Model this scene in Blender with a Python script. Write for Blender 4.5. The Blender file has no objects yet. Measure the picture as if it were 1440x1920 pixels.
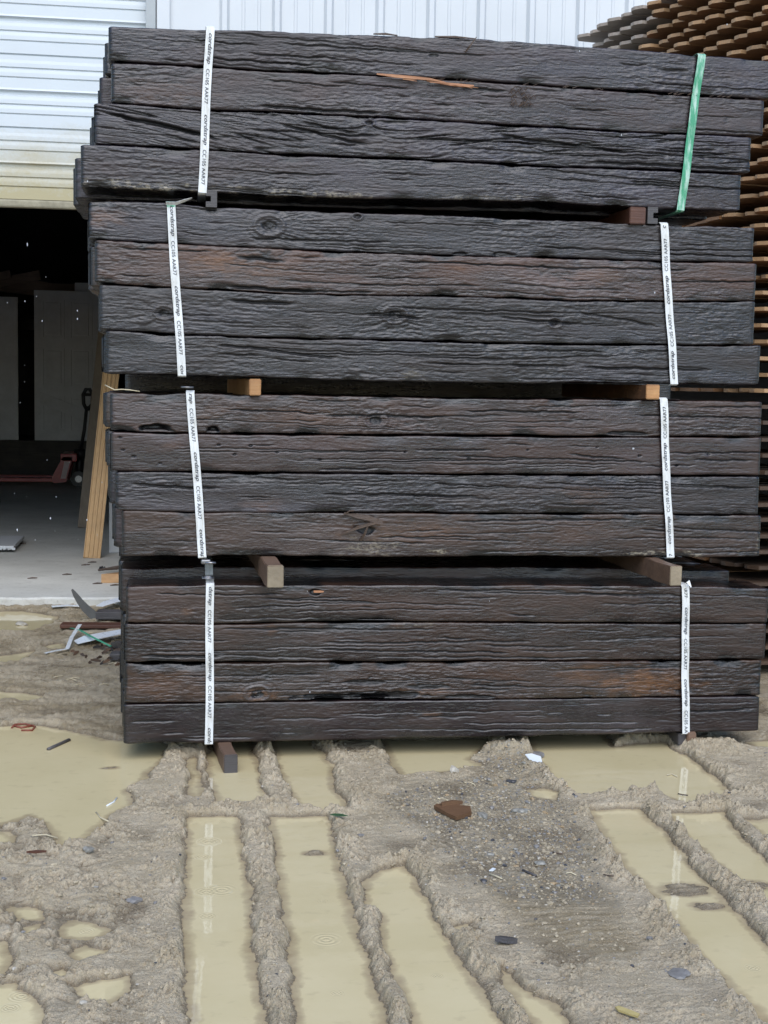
import bpy, bmesh, math, random
import numpy as np
from mathutils import Matrix, Vector
rad = math.radians
S = bpy.context.scene
COL = S.collection

# ------------------------------------------------------------------ camera
CAM = np.array([0.22294, -5.36814, 1.48102])
YAW, PITCH, ROLL, FPX = 0.144723, -0.091949, 0.0178785, 2600.0
def cam_axes():
    fwd = np.array([math.sin(YAW)*math.cos(PITCH), math.cos(YAW)*math.cos(PITCH), math.sin(PITCH)])
    right = np.array([math.cos(YAW), -math.sin(YAW), 0.])
    up = np.cross(right, fwd)
    c, s = math.cos(ROLL), math.sin(ROLL)
    return c*right+s*up, -s*right+c*up, fwd
CA, CB, CC = cam_axes()
cd = bpy.data.cameras.new('camera'); cam = bpy.data.objects.new('camera', cd); COL.objects.link(cam)
cd.sensor_fit = 'VERTICAL'; cd.sensor_height = 36.0; cd.lens = FPX/1920*36.0
cd.clip_start = 0.05; cd.clip_end = 500
m = Matrix.Identity(4)
for i in range(3):
    m[i][0] = CA[i]; m[i][1] = CB[i]; m[i][2] = -CC[i]; m[i][3] = CAM[i]
cam.matrix_world = m
S.camera = cam

# ------------------------------------------------------------------ sky, sun, exposure
SUN_EL = 48
w = bpy.data.worlds.new('World'); S.world = w; w.use_nodes = True
nt = w.node_tree; nt.nodes.clear()
sky = nt.nodes.new('ShaderNodeTexSky'); sky.sky_type = 'NISHITA'; sky.sun_disc = False
sky.sun_elevation = rad(SUN_EL); sky.sun_rotation = rad(180); sky.dust_density = 0.7; sky.air_density = 1.0
hs = nt.nodes.new('ShaderNodeHueSaturation'); hs.inputs['Saturation'].default_value = 1.1
bg = nt.nodes.new('ShaderNodeBackground'); bg.inputs['Strength'].default_value = 0.15
ow = nt.nodes.new('ShaderNodeOutputWorld')
nt.links.new(sky.outputs[0], hs.inputs['Color']); nt.links.new(hs.outputs[0], bg.inputs[0]); nt.links.new(bg.outputs[0], ow.inputs[0])
sl = bpy.data.lights.new('sun', 'SUN'); sl.energy = 1.7; sl.angle = rad(60); sl.color = (1.0, .98, .955)
so = bpy.data.objects.new('sun', sl); COL.objects.link(so); so.rotation_euler = (rad(90-SUN_EL), 0, 0)
S.view_settings.view_transform = 'Standard'; S.view_settings.look = 'None'
S.view_settings.gamma = 1; S.view_settings.exposure = 0.62; S.view_settings.use_curve_mapping = False
S.cycles.max_bounces = 6; S.cycles.diffuse_bounces = 3; S.cycles.glossy_bounces = 3
S.cycles.transmission_bounces = 3; S.cycles.transparent_max_bounces = 4

# ------------------------------------------------------------------ helpers
def ray(px, py): return (px-720)/FPX*CA-(py-960)/FPX*CB+CC
def at_y(px, py, y=0.0):
    d = ray(px, py); return CAM+d*((y-CAM[1])/d[1])
def at_z(px, py, z=0.0):
    d = ray(px, py); return CAM+d*((z-CAM[2])/d[2])
rng = np.random.default_rng(7); random.seed(7)
_P = np.random.default_rng(3).permutation(4096); _A = np.random.default_rng(4).uniform(0, 2*np.pi, 4096)
_GX, _GY = np.cos(_A), np.sin(_A)
def perlin(x, y, seed=0):
    x = np.asarray(x, float)+seed*17.31; y = np.asarray(y, float)+seed*9.77
    xi = np.floor(x).astype(np.int64); yi = np.floor(y).astype(np.int64)
    xf = x-xi; yf = y-yi
    u = xf*xf*xf*(xf*(xf*6-15)+10); v = yf*yf*yf*(yf*(yf*6-15)+10)
    def g(ix, iy, dx, dy):
        h = _P[(_P[ix & 4095]+iy) & 4095]
        return _GX[h]*dx+_GY[h]*dy
    a = g(xi, yi, xf, yf); b = g(xi+1, yi, xf-1, yf); c = g(xi, yi+1, xf, yf-1); d = g(xi+1, yi+1, xf-1, yf-1)
    return ((a+u*(b-a))+v*((c+u*(d-c))-(a+u*(b-a))))*1.5
def fbm(x, y, seed=0, o=4):
    r = 0; a = 1.0
    for k in range(o):
        r = r+a*perlin(x*2**k, y*2**k, seed+k*3); a *= .5
    return r
def sstep(x): x = np.clip(x, 0, 1); return x*x*(3-2*x)

def obj(name, me, mat=None, parent=None, **props):
    o = bpy.data.objects.new(name, me); COL.objects.link(o)
    if me is not None and mat is not None:
        for mm in (mat if isinstance(mat, (list, tuple)) else [mat]):
            me.materials.append(mm)
    if parent is not None: o.parent = parent
    for k, v in props.items(): o[k] = v
    return o
def empty(name, loc=(0, 0, 0), **props):
    o = bpy.data.objects.new(name, None); COL.objects.link(o); o.location = loc
    for k, v in props.items(): o[k] = v
    return o
def mesh(name, verts, faces, smooth=False, mats=None):
    me = bpy.data.meshes.new(name)
    me.from_pydata([tuple(map(float, v)) for v in verts], [], [tuple(int(i) for i in f) for f in faces])
    if mats is not None: me.polygons.foreach_set('material_index', np.array(mats, np.int32))
    if smooth: me.polygons.foreach_set('use_smooth', np.ones(len(me.polygons), bool))
    me.update(); return me
def quad_mesh(name, V, Q, smooth=True, ngons=()):
    n = len(Q); me = bpy.data.meshes.new(name)
    me.vertices.add(len(V)); me.vertices.foreach_set('co', np.asarray(V, np.float32).ravel())
    tot = np.concatenate([np.full(n, 4, np.int32)]+[np.array([len(g)], np.int32) for g in ngons])
    idx = np.concatenate([np.asarray(Q, np.int32).ravel()]+[np.asarray(g, np.int32) for g in ngons])
    me.loops.add(len(idx)); me.loops.foreach_set('vertex_index', idx)
    me.polygons.add(len(tot)); st = np.concatenate([[0], np.cumsum(tot)[:-1]]).astype(np.int32)
    me.polygons.foreach_set('loop_start', st); me.polygons.foreach_set('loop_total', tot)
    sm = np.zeros(len(tot), bool); sm[:n] = smooth
    me.polygons.foreach_set('use_smooth', sm)
    me.update(calc_edges=True); me.validate(); return me
def attr(me, name, vals):
    a = me.attributes.new(name, 'FLOAT', 'POINT'); a.data.foreach_set('value', np.asarray(vals, np.float32))
class MB:
    """collects boxes, prisms and tubes into one mesh"""
    def __init__(s): s.v = []; s.f = []; s.m = []
    def add(s, V, F, mi=0):
        k = len(s.v); s.v += [tuple(map(float, p)) for p in V]; s.f += [tuple(i+k for i in f) for f in F]; s.m += [mi]*len(F)
    def box(s, lo, hi, mi=0, b=0.0, M=None):
        bm = bmesh.new(); bmesh.ops.create_cube(bm, size=1)
        lo = Vector(lo); hi = Vector(hi)
        for v in bm.verts: v.co = Vector([(lo[i]+hi[i])/2+v.co[i]*(hi[i]-lo[i]) for i in range(3)])
        if b: bmesh.ops.bevel(bm, geom=bm.edges[:], offset=b, segments=2, affect='EDGES', profile=.6)
        if M is not None: bmesh.ops.transform(bm, matrix=M, verts=bm.verts)
        bm.verts.index_update()
        s.add([v.co[:] for v in bm.verts], [[v.index for v in f.verts] for f in bm.faces], mi); bm.free()
    def prism(s, poly, axis, a, b, mi=0, M=None):
        """poly of 2-D points extruded along axis 0/1/2 from a to b"""
        n = len(poly)
        def P(p, t):
            q = [0, 0, 0]; o = [i for i in range(3) if i != axis]; q[axis] = t; q[o[0]] = p[0]; q[o[1]] = p[1]
            q = Vector(q); return (M @ q if M is not None else q)[:]
        V = [P(p, a) for p in poly]+[P(p, b) for p in poly]
        F = [list(range(n))[::-1], list(range(n, 2*n))]+[[i, (i+1) % n, n+(i+1) % n, n+i] for i in range(n)]
        s.add(V, F, mi)
    def tube(s, pts, r, n=8, mi=0, flat=1.0):
        pts = [Vector(p) for p in pts]; rr = r if isinstance(r, (list, tuple)) else [r]*len(pts)
        V = []; 
        for i, p in enumerate(pts):
            t = (pts[min(i+1, len(pts)-1)]-pts[max(i-1, 0)]).normalized()
            u = t.orthogonal().normalized() if i == 0 else (u-t*u.dot(t)).normalized()
            w_ = t.cross(u)
            for k in range(n):
                a = 2*math.pi*k/n; V.append((p+(u*math.cos(a)+w_*math.sin(a)*flat)*rr[i])[:])
        F = [[i*n+k, i*n+(k+1) % n, (i+1)*n+(k+1) % n, (i+1)*n+k] for i in range(len(pts)-1) for k in range(n)]
        F += [list(range(n))[::-1], [(len(pts)-1)*n+k for k in range(n)]]
        s.add(V, F, mi)
    def build(s, name, mat, parent=None, smooth=False, **props):
        me = mesh(name, s.v, s.f, smooth, s.m)
        bm = bmesh.new(); bm.from_mesh(me); bmesh.ops.recalc_face_normals(bm, faces=bm.faces[:]); bm.to_mesh(me); bm.free()
        return obj(name, me, mat, parent, **props)

# ------------------------------------------------------------------ materials
class N:
    def __init__(s, name):
        s.m = bpy.data.materials.new(name); s.m.use_nodes = True; s.t = s.m.node_tree; s.t.nodes.clear()
        s.out = s.t.nodes.new('ShaderNodeOutputMaterial'); s.p = s.t.nodes.new('ShaderNodeBsdfPrincipled')
        s.t.links.new(s.p.outputs[0], s.out.inputs[0])
    def n(s, typ, ins=None, **kw):
        d = s.t.nodes.new('ShaderNode'+typ)
        for k, v in kw.items(): setattr(d, k, v)
        for k, v in (ins or {}).items(): s.set(d, k, v)
        return d
    def set(s, d, k, v):
        i = d.inputs[k]
        if isinstance(v, bpy.types.NodeSocket): s.t.links.new(v, i)
        elif isinstance(v, bpy.types.Node): s.t.links.new(v.outputs[0], i)
        elif isinstance(v, (tuple, list)) and len(v) == 3 and i.type == 'RGBA': i.default_value = (*v, 1)
        else: i.default_value = v
    def math(s, op, a, b=0.0, clamp=False):
        d = s.t.nodes.new('ShaderNodeMath'); d.operation = op; d.use_clamp = clamp; s.set(d, 0, a); s.set(d, 1, b); return d.outputs[0]
    def mix(s, f, a, b, blend='MIX'):
        d = s.t.nodes.new('ShaderNodeMix'); d.data_type = 'RGBA'; d.blend_type = blend
        s.set(d, 0, f); s.set(d, 6, a); s.set(d, 7, b); return d.outputs[2]
    def ramp(s, f, a, b):
        d = s.t.nodes.new('ShaderNodeMapRange'); d.clamp = True; s.set(d, 0, f); d.inputs[1].default_value = a; d.inputs[2].default_value = b; return d.outputs[0]
    def noise(s, vec, scale, det=4, rough=.55, dist=0):
        d = s.n('TexNoise', {'Scale': scale, 'Detail': det, 'Roughness': rough, 'Distortion': dist})
        if vec is not None: s.set(d, 'Vector', vec)
        return d.outputs[0]
    def coord(s, scale=(1, 1, 1), out='Object', off=None):
        c = s.t.nodes.new('ShaderNodeTexCoord'); mp = s.t.nodes.new('ShaderNodeMapping')
        s.t.links.new(c.outputs[out], mp.inputs[0]); mp.inputs['Scale'].default_value = scale
        if off is not None: s.t.links.new(off, mp.inputs['Location'])
        return mp.outputs[0]
    def attr(s, name): return s.n('Attribute', attribute_name=name).outputs['Fac']
    def bump(s, h, strength, dist):
        d = s.n('Bump', {'Height': h, 'Strength': strength, 'Distance': dist}); return d.outputs[0]
    def fin(s, **kw):
        for k, v in kw.items(): s.set(s.p, k, v)
        return s.m
def plain(name, col, rough=.6, var=.15, scale=12, bump=0.0, metal=0.0, stretch=(1, 1, 1), dirt=None, dirt_amt=.4):
    n = N(name); v = n.coord(stretch)
    a = n.noise(v, scale, 6); b = n.noise(v, scale*6, 4)
    f = n.math('ADD', n.math('MULTIPLY', a, .7), n.math('MULTIPLY', b, .3))
    c = n.mix(n.ramp(f, .3, .7), tuple(x*(1-var) for x in col), tuple(min(1, x*(1+var)) for x in col))
    if dirt: c = n.mix(n.math('MULTIPLY', n.ramp(n.noise(v, scale*.6, 8, .65), .48, .68), dirt_amt), c, dirt)
    kw = {}
    if bump: kw['Normal'] = n.bump(f, .6, bump)
    return n.fin(**{'Base Color': c, 'Roughness': n.math('ADD', n.math('MULTIPLY', b, .25), rough-.12), 'Metallic': metal}, **kw)

def tie_material():
    n = N('creosoted_wet_oak')
    oi = n.n('ObjectInfo'); off = n.math('MULTIPLY', oi.outputs['Random'], 37.0)
    cmb = n.n('CombineXYZ', {0: off, 1: off, 2: off}).outputs[0]
    v1 = n.coord((7, 60, 60), off=cmb); v2 = n.coord((28, 150, 150), off=cmb); v3 = n.coord((2.2, 9, 9), off=cmb); v4 = n.coord((60, 110, 110), off=cmb)
    fib = n.noise(v1, 1, 6, .6, .6); fine = n.noise(v2, 1, 4, .6, .4); blot = n.noise(v3, 1, 5, .6); chip = n.noise(v4, 1, 3, .6)
    base = n.mix(n.ramp(fib, .3, .72), (.0045, .0040, .0046), (.021, .0175, .0180))
    base = n.mix(n.math('MULTIPLY', n.ramp(blot, .44, .66), .7), base, (.034, .0215, .0150))
    v6 = n.coord((1.1, 5, 5), off=cmb); mot = n.noise(v6, 1, 6, .65); base = n.mix(n.math('MULTIPLY', n.ramp(mot, .52, .70), .6), base, (.050, .046, .050)); base = n.mix(n.math('MULTIPLY', n.ramp(mot, .46, .32), .7), base, (.006, .005, .006))
    base = n.mix(1.0, base, oi.outputs['Color'], 'MULTIPLY')
    tint = n.attr('tint'); pale = n.attr('pale'); deep = n.attr('deep')
    base = n.mix(n.math('MULTIPLY', tint, n.ramp(fine, .3, .65)), base, (.16, .070, .026))
    base = n.mix(n.math('MULTIPLY', pale, n.ramp(chip, .42, .6)), base, (.30, .26, .19))
    base = n.mix(n.math('MULTIPLY', n.ramp(fine, .66, .82), .25), base, (.07, .058, .048))
    base = n.mix(deep, base, (.004, .0035, .004))
    rdg = n.attr('ridge'); base = n.mix(n.math('MULTIPLY', n.ramp(rdg, .55, .95), n.ramp(fine, .35, .65)), base, (.040, .034, .033)); base = n.mix(n.ramp(rdg, .42, .10), base, (.006, .0055, .006))
    h = n.math('ADD', n.math('MULTIPLY', fib, .8), n.math('ADD', n.math('MULTIPLY', fine, .5), n.math('MULTIPLY', chip, .3)))
    nb = n.bump(h, oi.outputs['Alpha'], .0034)
    r = n.math('ADD', n.math('MULTIPLY', n.ramp(blot, .35, .65), .24), n.math('ADD', n.math('MULTIPLY', fine, .16), .09))
    r = n.math('ADD', r, n.math('MULTIPLY', deep, .4), True)
    return n.fin(**{'Base Color': base, 'Roughness': r, 'Normal': nb, 'Specular IOR Level': .62})
TIE = tie_material()

def lumber(name, col, col2, rough=.6, wet=0.0, stretch=(2, 30, 30), scale=1.6, bump=.003):
    n = N(name); oi = n.n('ObjectInfo'); off = n.math('MULTIPLY', oi.outputs['Random'], 21.0)
    cmb = n.n('CombineXYZ', {0: off, 1: off, 2: off}).outputs[0]
    v = n.coord(stretch, off=cmb); v0 = n.coord((3, 3, 3), off=cmb); v5 = n.coord(tuple(x*3 for x in stretch), off=cmb)
    a = n.noise(v, scale, 6, .6, .5); b = n.noise(v0, 2, 5); c5 = n.noise(v5, scale, 3)
    c = n.mix(n.ramp(a, .3, .7), col, col2)
    c = n.mix(n.math('MULTIPLY', n.ramp(b, .42, .7), .5), c, tuple(x*.45 for x in col))
    c = n.mix(n.math('MULTIPLY', n.ramp(oi.outputs['Random'], 0, 1), .65), c, tuple(x*.5 for x in col2))
    return n.fin(**{'Base Color': c, 'Roughness': rough, 'Normal': n.bump(n.math('ADD', a, c5), .6, bump)})
BEARER = lumber('weathered_spacer_wood', (.12, .065, .04), (.24, .15, .10), .5)
BEARER_ORANGE = lumber('fresh_cut_orange_wood', (.42, .19, .07), (.58, .32, .13), .55)
BEARER_SIDE_SHADE = lumber('orange_brown_shade_tinted_side', (.09, .042, .02), (.17, .08, .035), .6)  # orange block's side, colour darkened for the shadow inside the gap
BEARER_GREY = lumber('grey_wet_wood', (.055, .052, .055), (.11, .10, .10), .5)
BEARER_RED = lumber('red_brown_wet_wood', (.075, .026, .015), (.13, .05, .026), .5)
BEARER_END = lumber('pale_sawn_end', (.26, .20, .13), (.38, .31, .21), .6, stretch=(14, 14, 14))
SPLINT = lumber('fresh_split_orange_heartwood', (.36, .15, .07), (.52, .27, .14), .6, stretch=(5, 60, 60))
SPLINT_DARK = lumber('dark_torn_wood', (.06, .04, .03), (.13, .085, .06), .5, stretch=(5, 60, 60))
PICKET = lumber('brown_stained_picket_wood', (.24, .112, .045), (.38, .20, .09), .6, stretch=(2, 22, 22))
PICKET_SHADE_TINT = lumber('shade_tinted_picket_wood', (.055, .032, .02), (.11, .065, .038), .55, stretch=(12, 12, 12))  # lower pickets: shade between the stacks painted into the colour
PICKET_GREY = lumber('grey_weathered_picket_wood', (.34, .275, .22), (.50, .43, .36), .65, stretch=(2, 22, 22))
PICKET_END = lumber('bright_picket_end_grain', (.38, .215, .10), (.54, .34, .18), .6, stretch=(12, 12, 12))

def strap_material(name, col, worn, amt):
    n = N(name); v = n.coord((1, 1, 1)); a = n.noise(n.coord((90, 20, 14)), 1, 6, .7); b = n.noise(v, 160, 3)
    c = n.mix(n.math('MULTIPLY', n.ramp(a, .46, .64), amt), col, worn)
    return n.fin(**{'Base Color': c, 'Roughness': .38, 'Normal': n.bump(b, .3, .0006)})
STRAP_W = strap_material('white_woven_strap', (.72, .74, .74), (.44, .43, .36), .6)
STRAP_G = strap_material('green_strap_with_white_wear', (.05, .30, .16), (.55, .70, .62), .8)
INK = plain('black_strap_ink', (.025, .027, .04), .5, .2)
STEEL = plain('dull_wet_steel', (.25, .25, .26), .35, .3, 40, metal=.9)

# ------------------------------------------------------------------ warehouse behind
YW, ZS = 3.72, 0.075        # wall plane and slab top
def siding_material(name, col, stain):
    n = N(name); v = n.coord((1, 1, 1)); a = n.noise(v, 3, 6); b = n.noise(n.coord((2.5, 2.5, 6)), 1, 8, .7); fine = n.noise(v, 55, 4, .7)
    c = n.mix(n.ramp(a, .3, .7), tuple(x*.95 for x in col), col)
    if stain:
        sep = n.n('SeparateXYZ', {0: n.n('TexCoord').outputs['Object']})
        g = n.ramp(sep.outputs['Z'], 3.35, 2.50)
        f = n.ramp(n.math('ADD', n.math('MULTIPLY', g, 1.25), n.math('ADD', n.math('MULTIPLY', b, .8), n.math('MULTIPLY', fine, .35))), 0.95, 1.65)
        c = n.mix(n.math('MULTIPLY', f, .9), c, (.40, .335, .165))
    return n.fin(**{'Base Color': c, 'Roughness': .42, 'Specular IOR Level': .4})
DOOR_M = siding_material('white_painted_door_steel', (.60, .65, .68), True)
SIDE_M = siding_material('white_painted_siding', (.62, .65, .67), False)
JAMB_M = plain('grey_galvanised_trim', (.36, .39, .40), .45, .12, 6)
SEAL_M = plain('dirty_grey_rubber_seal', (.30, .27, .19), .7, .35, 20, dirt=(.3, .27, .17))
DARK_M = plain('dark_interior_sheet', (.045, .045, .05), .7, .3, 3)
CONC = N('wet_concrete_slab')
_v = CONC.coord((1, 1, 1)); _a = CONC.noise(_v, 2.2, 7, .6); _b = CONC.noise(_v, 60, 4, .7); _c = CONC.noise(_v, 9, 6, .7)
_col = CONC.mix(CONC.ramp(_a, .3, .7), (.52, .51, .455), (.66, .65, .59))
_col = CONC.mix(CONC.math('MULTIPLY', CONC.ramp(_b, .58, .72), .5), _col, (.16, .15, .13))
_col = CONC.mix(CONC.math('MULTIPLY', CONC.ramp(_c, .55, .72), .35), _col, (.22, .20, .155))
CONC = CONC.fin(**{'Base Color': _col, 'Roughness': .62, 'Normal': CONC.bump(_b, .4, .004)})

wh = empty('warehouse', (0, YW, 0), label='white metal warehouse behind the stack with its roll-up door half open', category='building')
def part(mb, name, mat, parent, **kw):
    o = mb.build(name, mat, parent, **kw); o.matrix_parent_inverse = parent.matrix_world.inverted() if False else Matrix.Translation(-Vector(parent.location)); return o
JX = at_y(284, 20, YW)[0]                     # jamb centre
# ribbed siding to the right of the door
mb = MB(); prof = []
rib0 = at_y(421, 20, YW)[0]; pit = (at_y(996, 20, YW)[0]-rib0)/6
x = JX+.03; prof = [(x, 0)]
k = 0
while True:
    c = rib0+pit*k
    if c > 9.0: break
    prof += [(c-.032, 0), (c-.015, -.032), (c+.015, -.032), (c+.032, 0)]
    for fr in (.36, .66):
        q = c+pit*fr; prof += [(q-.012, 0), (q-.007, -.0055), (q+.007, -.0055), (q+.012, 0)]
    k += 1
prof = [(a_, b_+YW) for a_, b_ in prof]
V = [(p[0], p[1], .05) for p in prof]+[(p[0], p[1], 5.2) for p in prof]; n_ = len(prof)
mb.add(V, [[i, i+1, n_+i+1, n_+i] for i in range(n_-1)])
part(mb, 'siding', SIDE_M, wh)
mb = MB(); mb.box((JX-.035, YW-.025, .05), (JX+.027, YW+.16, 5.2), b=.004); part(mb, 'door_jamb', JAMB_M, wh)
mb = MB(); mb.box((JX+.034, YW-.034, .05), (JX+.115, YW-.003, 5.2), b=.006); part(mb, 'corner_trim', SIDE_M, wh)
# sectional door: profile pressed into horizontal ribs
zb = at_y(0, 372, YW+.06)[2]
yo = YW+.06
zs_ = [at_y(0, p, yo)[2] for p in (28, 97, 168, 233, 301, 371)]
sec = (zs_[0]-zs_[-1])/5
DX0, DX1 = JX-5.0, JX-.036
pr = [(yo, zb)]
z = zb; j = 0
while z < 5.1:
    big = (j % 2 == 0)
    pr += [(yo, z+.012)]
    for f_, d_, h_ in ((.34, .006, .006), (.60, .006, .006)):
        zz = z+sec*f_; pr += [(yo, zz-h_), (yo+d_, zz-.001), (yo+d_, zz+.002), (yo-.003, zz+h_)]
        pr += [(yo-.003, zz+.03), (yo, zz+.05)]
    ztop = z+sec
    if big: pr += [(yo, ztop-.035), (yo+.018, ztop-.026), (yo+.018, ztop-.008), (yo-.004, ztop)]
    else: pr += [(yo, ztop-.012), (yo+.014, ztop-.009), (yo+.014, ztop-.003), (yo, ztop)]
    z = ztop; j += 1
dr = empty('door', (0, 0, 0)); dr.parent = wh; dr.matrix_parent_inverse = Matrix.Translation(-Vector(wh.location)); dr.name = 'roll_up_door'
n_ = len(pr); mb = MB()
mb.add([(DX0, p[0], p[1]) for p in pr]+[(DX1, p[0], p[1]) for p in pr], [[i, i+1, n_+i+1, n_+i] for i in range(n_-1)])
mb.add([(DX0, yo+.05, zb), (DX1, yo+.05, zb), (DX1, yo+.05, 5.1), (DX0, yo+.05, 5.1)], [[0, 1, 2, 3]])
mb.build('panel', DOOR_M, dr)
mb = MB(); mb.box((DX0, yo-.012, zb-.052), (DX1, yo+.045, zb-.003), b=.012); mb.build('bottom_seal', SEAL_M, dr)
# shell
mb = MB(); T = .12
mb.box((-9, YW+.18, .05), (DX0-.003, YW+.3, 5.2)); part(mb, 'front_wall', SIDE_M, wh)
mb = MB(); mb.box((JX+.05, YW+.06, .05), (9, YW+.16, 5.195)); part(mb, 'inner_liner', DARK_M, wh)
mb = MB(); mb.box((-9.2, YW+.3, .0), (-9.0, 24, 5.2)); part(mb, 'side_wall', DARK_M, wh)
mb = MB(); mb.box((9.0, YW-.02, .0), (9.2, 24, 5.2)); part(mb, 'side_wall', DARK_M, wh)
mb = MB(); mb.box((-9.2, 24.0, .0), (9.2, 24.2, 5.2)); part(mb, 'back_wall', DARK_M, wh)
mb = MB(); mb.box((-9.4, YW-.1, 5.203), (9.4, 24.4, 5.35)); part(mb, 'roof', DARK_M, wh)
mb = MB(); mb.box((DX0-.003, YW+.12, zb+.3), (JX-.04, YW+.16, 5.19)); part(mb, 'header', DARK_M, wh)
# slab with a chipped front edge
me = None
sx = np.linspace(-9, 9, 400); fy = YW-.04+.03*fbm(sx*3, sx*0, 5)
V = []; F = []
for i, x in enumerate(sx):
    V += [(x, fy[i], -.2), (x, fy[i], ZS-.012), (x, fy[i]+.015, ZS), (x, 24, ZS)]
for i in range(len(sx)-1):
    for k in range(3): F.append([i*4+k, (i+1)*4+k, (i+1)*4+k+1, i*4+k+1])
obj('concrete_slab', mesh('concrete_slab', V, F), CONC, kind='structure')

# ------------------------------------------------------------------ railway ties
def curve(pts, y=0.0):
    W = [at_y(a, b, y) for a, b in pts]; xs = [p[0] for p in W]; zs = [p[2] for p in W]
    def f(x):
        x = np.asarray(x, float); r = np.interp(x, xs, zs)
        s0 = (zs[1]-zs[0])/(xs[1]-xs[0]); s1 = (zs[-1]-zs[-2])/(xs[-1]-xs[-2])
        r = np.where(x < xs[0], zs[0], r); r = np.where(x > xs[-1], zs[-1], r); return r
    return f
def tie_mesh(name, x0, x1, top, bot, y0=0.0, depth=.235, seed=1, fine=True, cracks=(), knots=(), gouges=(), tints=(), pales=(), diag=0.0, gap=.003, lumpy=1.0):
    r_ = np.random.default_rng(seed)
    nx = 560 if fine else 150
    nf = 60 if fine else 14
    e = np.array([0, .0025, .008])
    xs = np.concatenate([x0+e, np.linspace(x0+.016, x1-.016, nx), x1-e[::-1]])
    inset = np.zeros(len(xs)); inset[:3] = (.012, .006, .002); inset[-3:] = (.002, .006, .012)
    # ring: (y base, y off, z base, z off, ny, nz)
    R = []; rc = .0075
    for t in np.linspace(0, 1, nf): R.append((0, 0, t, rc*(1-2*t), -1, 0))
    for a in np.linspace(0, 90, 5)[1:]: R.append((0, rc*(1-math.cos(rad(a))), 1, rc*(math.sin(rad(a))-1), -math.cos(rad(a)), math.sin(rad(a))))
    nt_ = 9
    for t in np.linspace(0, 1, nt_)[1:-1]: R.append((t, rc*(1-2*t), 1, 0, 0, 1))
    for a in np.linspace(0, 90, 3): R.append((1, -rc*(1-math.sin(rad(a))), 1, -rc*(1-math.cos(rad(a))), math.sin(rad(a)), math.cos(rad(a))))
    for t in np.linspace(1, 0, 6)[1:-1]: R.append((1, 0, t, 0, 1, 0))
    for a in np.linspace(0, 90, 3): R.append((1, -rc*(1-math.cos(rad(a))), 0, rc*(1-math.sin(rad(a))), math.cos(rad(a)), -math.sin(rad(a))))
    for t in np.linspace(1, 0, nt_)[1:-1]: R.append((t, rc*(1-2*t), 0, 0, 0, -1))
    for a in np.linspace(90, 0, 5)[:-1]: R.append((0, rc*(1-math.cos(rad(a))), 0, rc*(1-math.sin(rad(a))), -math.cos(rad(a)), -math.sin(rad(a))))
    R = np.array(R); nr = len(R)
    zt = top(xs)-gap+.0032*perlin(xs*3.5, xs*0, seed+1)+.0012*perlin(xs*17, xs*0, seed+2); zb_ = bot(xs)+gap+.0024*perlin(xs*3, xs*0+7, seed+3)+.0012*perlin(xs*17, xs*0+3, seed+4)
    X = np.repeat(xs[:, None], nr, 1)
    Z = zb_[:, None]+R[None, :, 2]*(zt-zb_)[:, None]+R[None, :, 3]
    Y = y0+R[None, :, 0]*depth+R[None, :, 1]+.006*lumpy*perlin(X*1.6, Z*2, seed+5)
    # surface coordinate round the ring
    q = Z+np.where(np.abs(R[None, :, 5]) > .5, (R[None, :, 0]*depth)*R[None, :, 5], 0)
    lz = Z-zb_[:, None]                          # height above the tie's own underside
    g = q+.016*perlin(X*1.1, q*5, seed+6)+.0045*perlin(X*5, q*14, seed+7)
    fan = sstep((1.75-X)/1.2)*diag
    g = g+fan*(X-.5)*.16
    deep = np.zeros_like(X); tint = np.zeros_like(X); pale = np.zeros_like(X)
    for kx, kz, kr in knots:
        dx = X-kx; dz = lz-kz; rr = np.sqrt((dx/1.7)**2+dz**2)
        g = g+dz*1.6*np.exp(-(rr/(1.5*kr))**2)
    rg = sstep(.5+.9*perlin(X*2.2, q*7, seed+33)+.35*perlin(X*9, q*30, seed+34))*lumpy
    rg = np.clip(rg*1.25-.1, 0, 1.2)
    D = .0020*lumpy*perlin(X*3, q*13, seed+8)+(.0003+.0010*rg)*perlin(X*6, g*80, seed+9)+(.0003+.0008*rg)*perlin(X*26, g*120, seed+10)+.0008*rg*perlin(X*36, q*62, seed+11)+(.0004+.0006*rg)*perlin(X*70, g*180, seed+12)
    rd = 1-np.abs(perlin(X*5, g*60, seed+13)); D = D-.0020*lumpy*np.clip((rd-.90)/.10, 0, 1)*sstep(.4+perlin(X*6, q*25, seed+26))*(1+diag)
    if diag:
        rd = 1-np.abs(perlin(X*1.6, g*34, seed+23)); cr = np.clip((rd-.91)/.09, 0, 1)*sstep(.5+perlin(X*4, q*20, seed+24)*1.6)
        D = D-.011*cr*diag; deep = np.maximum(deep, cr*.8*diag)
    # torn edges along top and bottom
    he = np.minimum(lz, (zt-zb_)[:, None]-lz)
    tear = np.clip(perlin(X*7, X*0+np.where(lz > .06, 3., 9.), seed+14)*1.5-.15, 0, 1)*np.clip(1-he/.032, 0, 1)
    D = D-.012*lumpy*tear
    front = np.abs(R[None, :, 4]) > .5
    auto = []
    if fine:
        for _k in range(22):
            a_ = r_.uniform(x0, x1-.3); l_ = r_.choice([.08, .14, .22, .4, .7])*r_.uniform(.7, 1.3); z_ = r_.uniform(.012, .140); auto.append((a_, min(a_+l_, x1+.05), z_, z_+r_.uniform(-.012, .008)*(l_/.3), r_.uniform(.0015, .0026), r_.uniform(.003, .009)))
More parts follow.
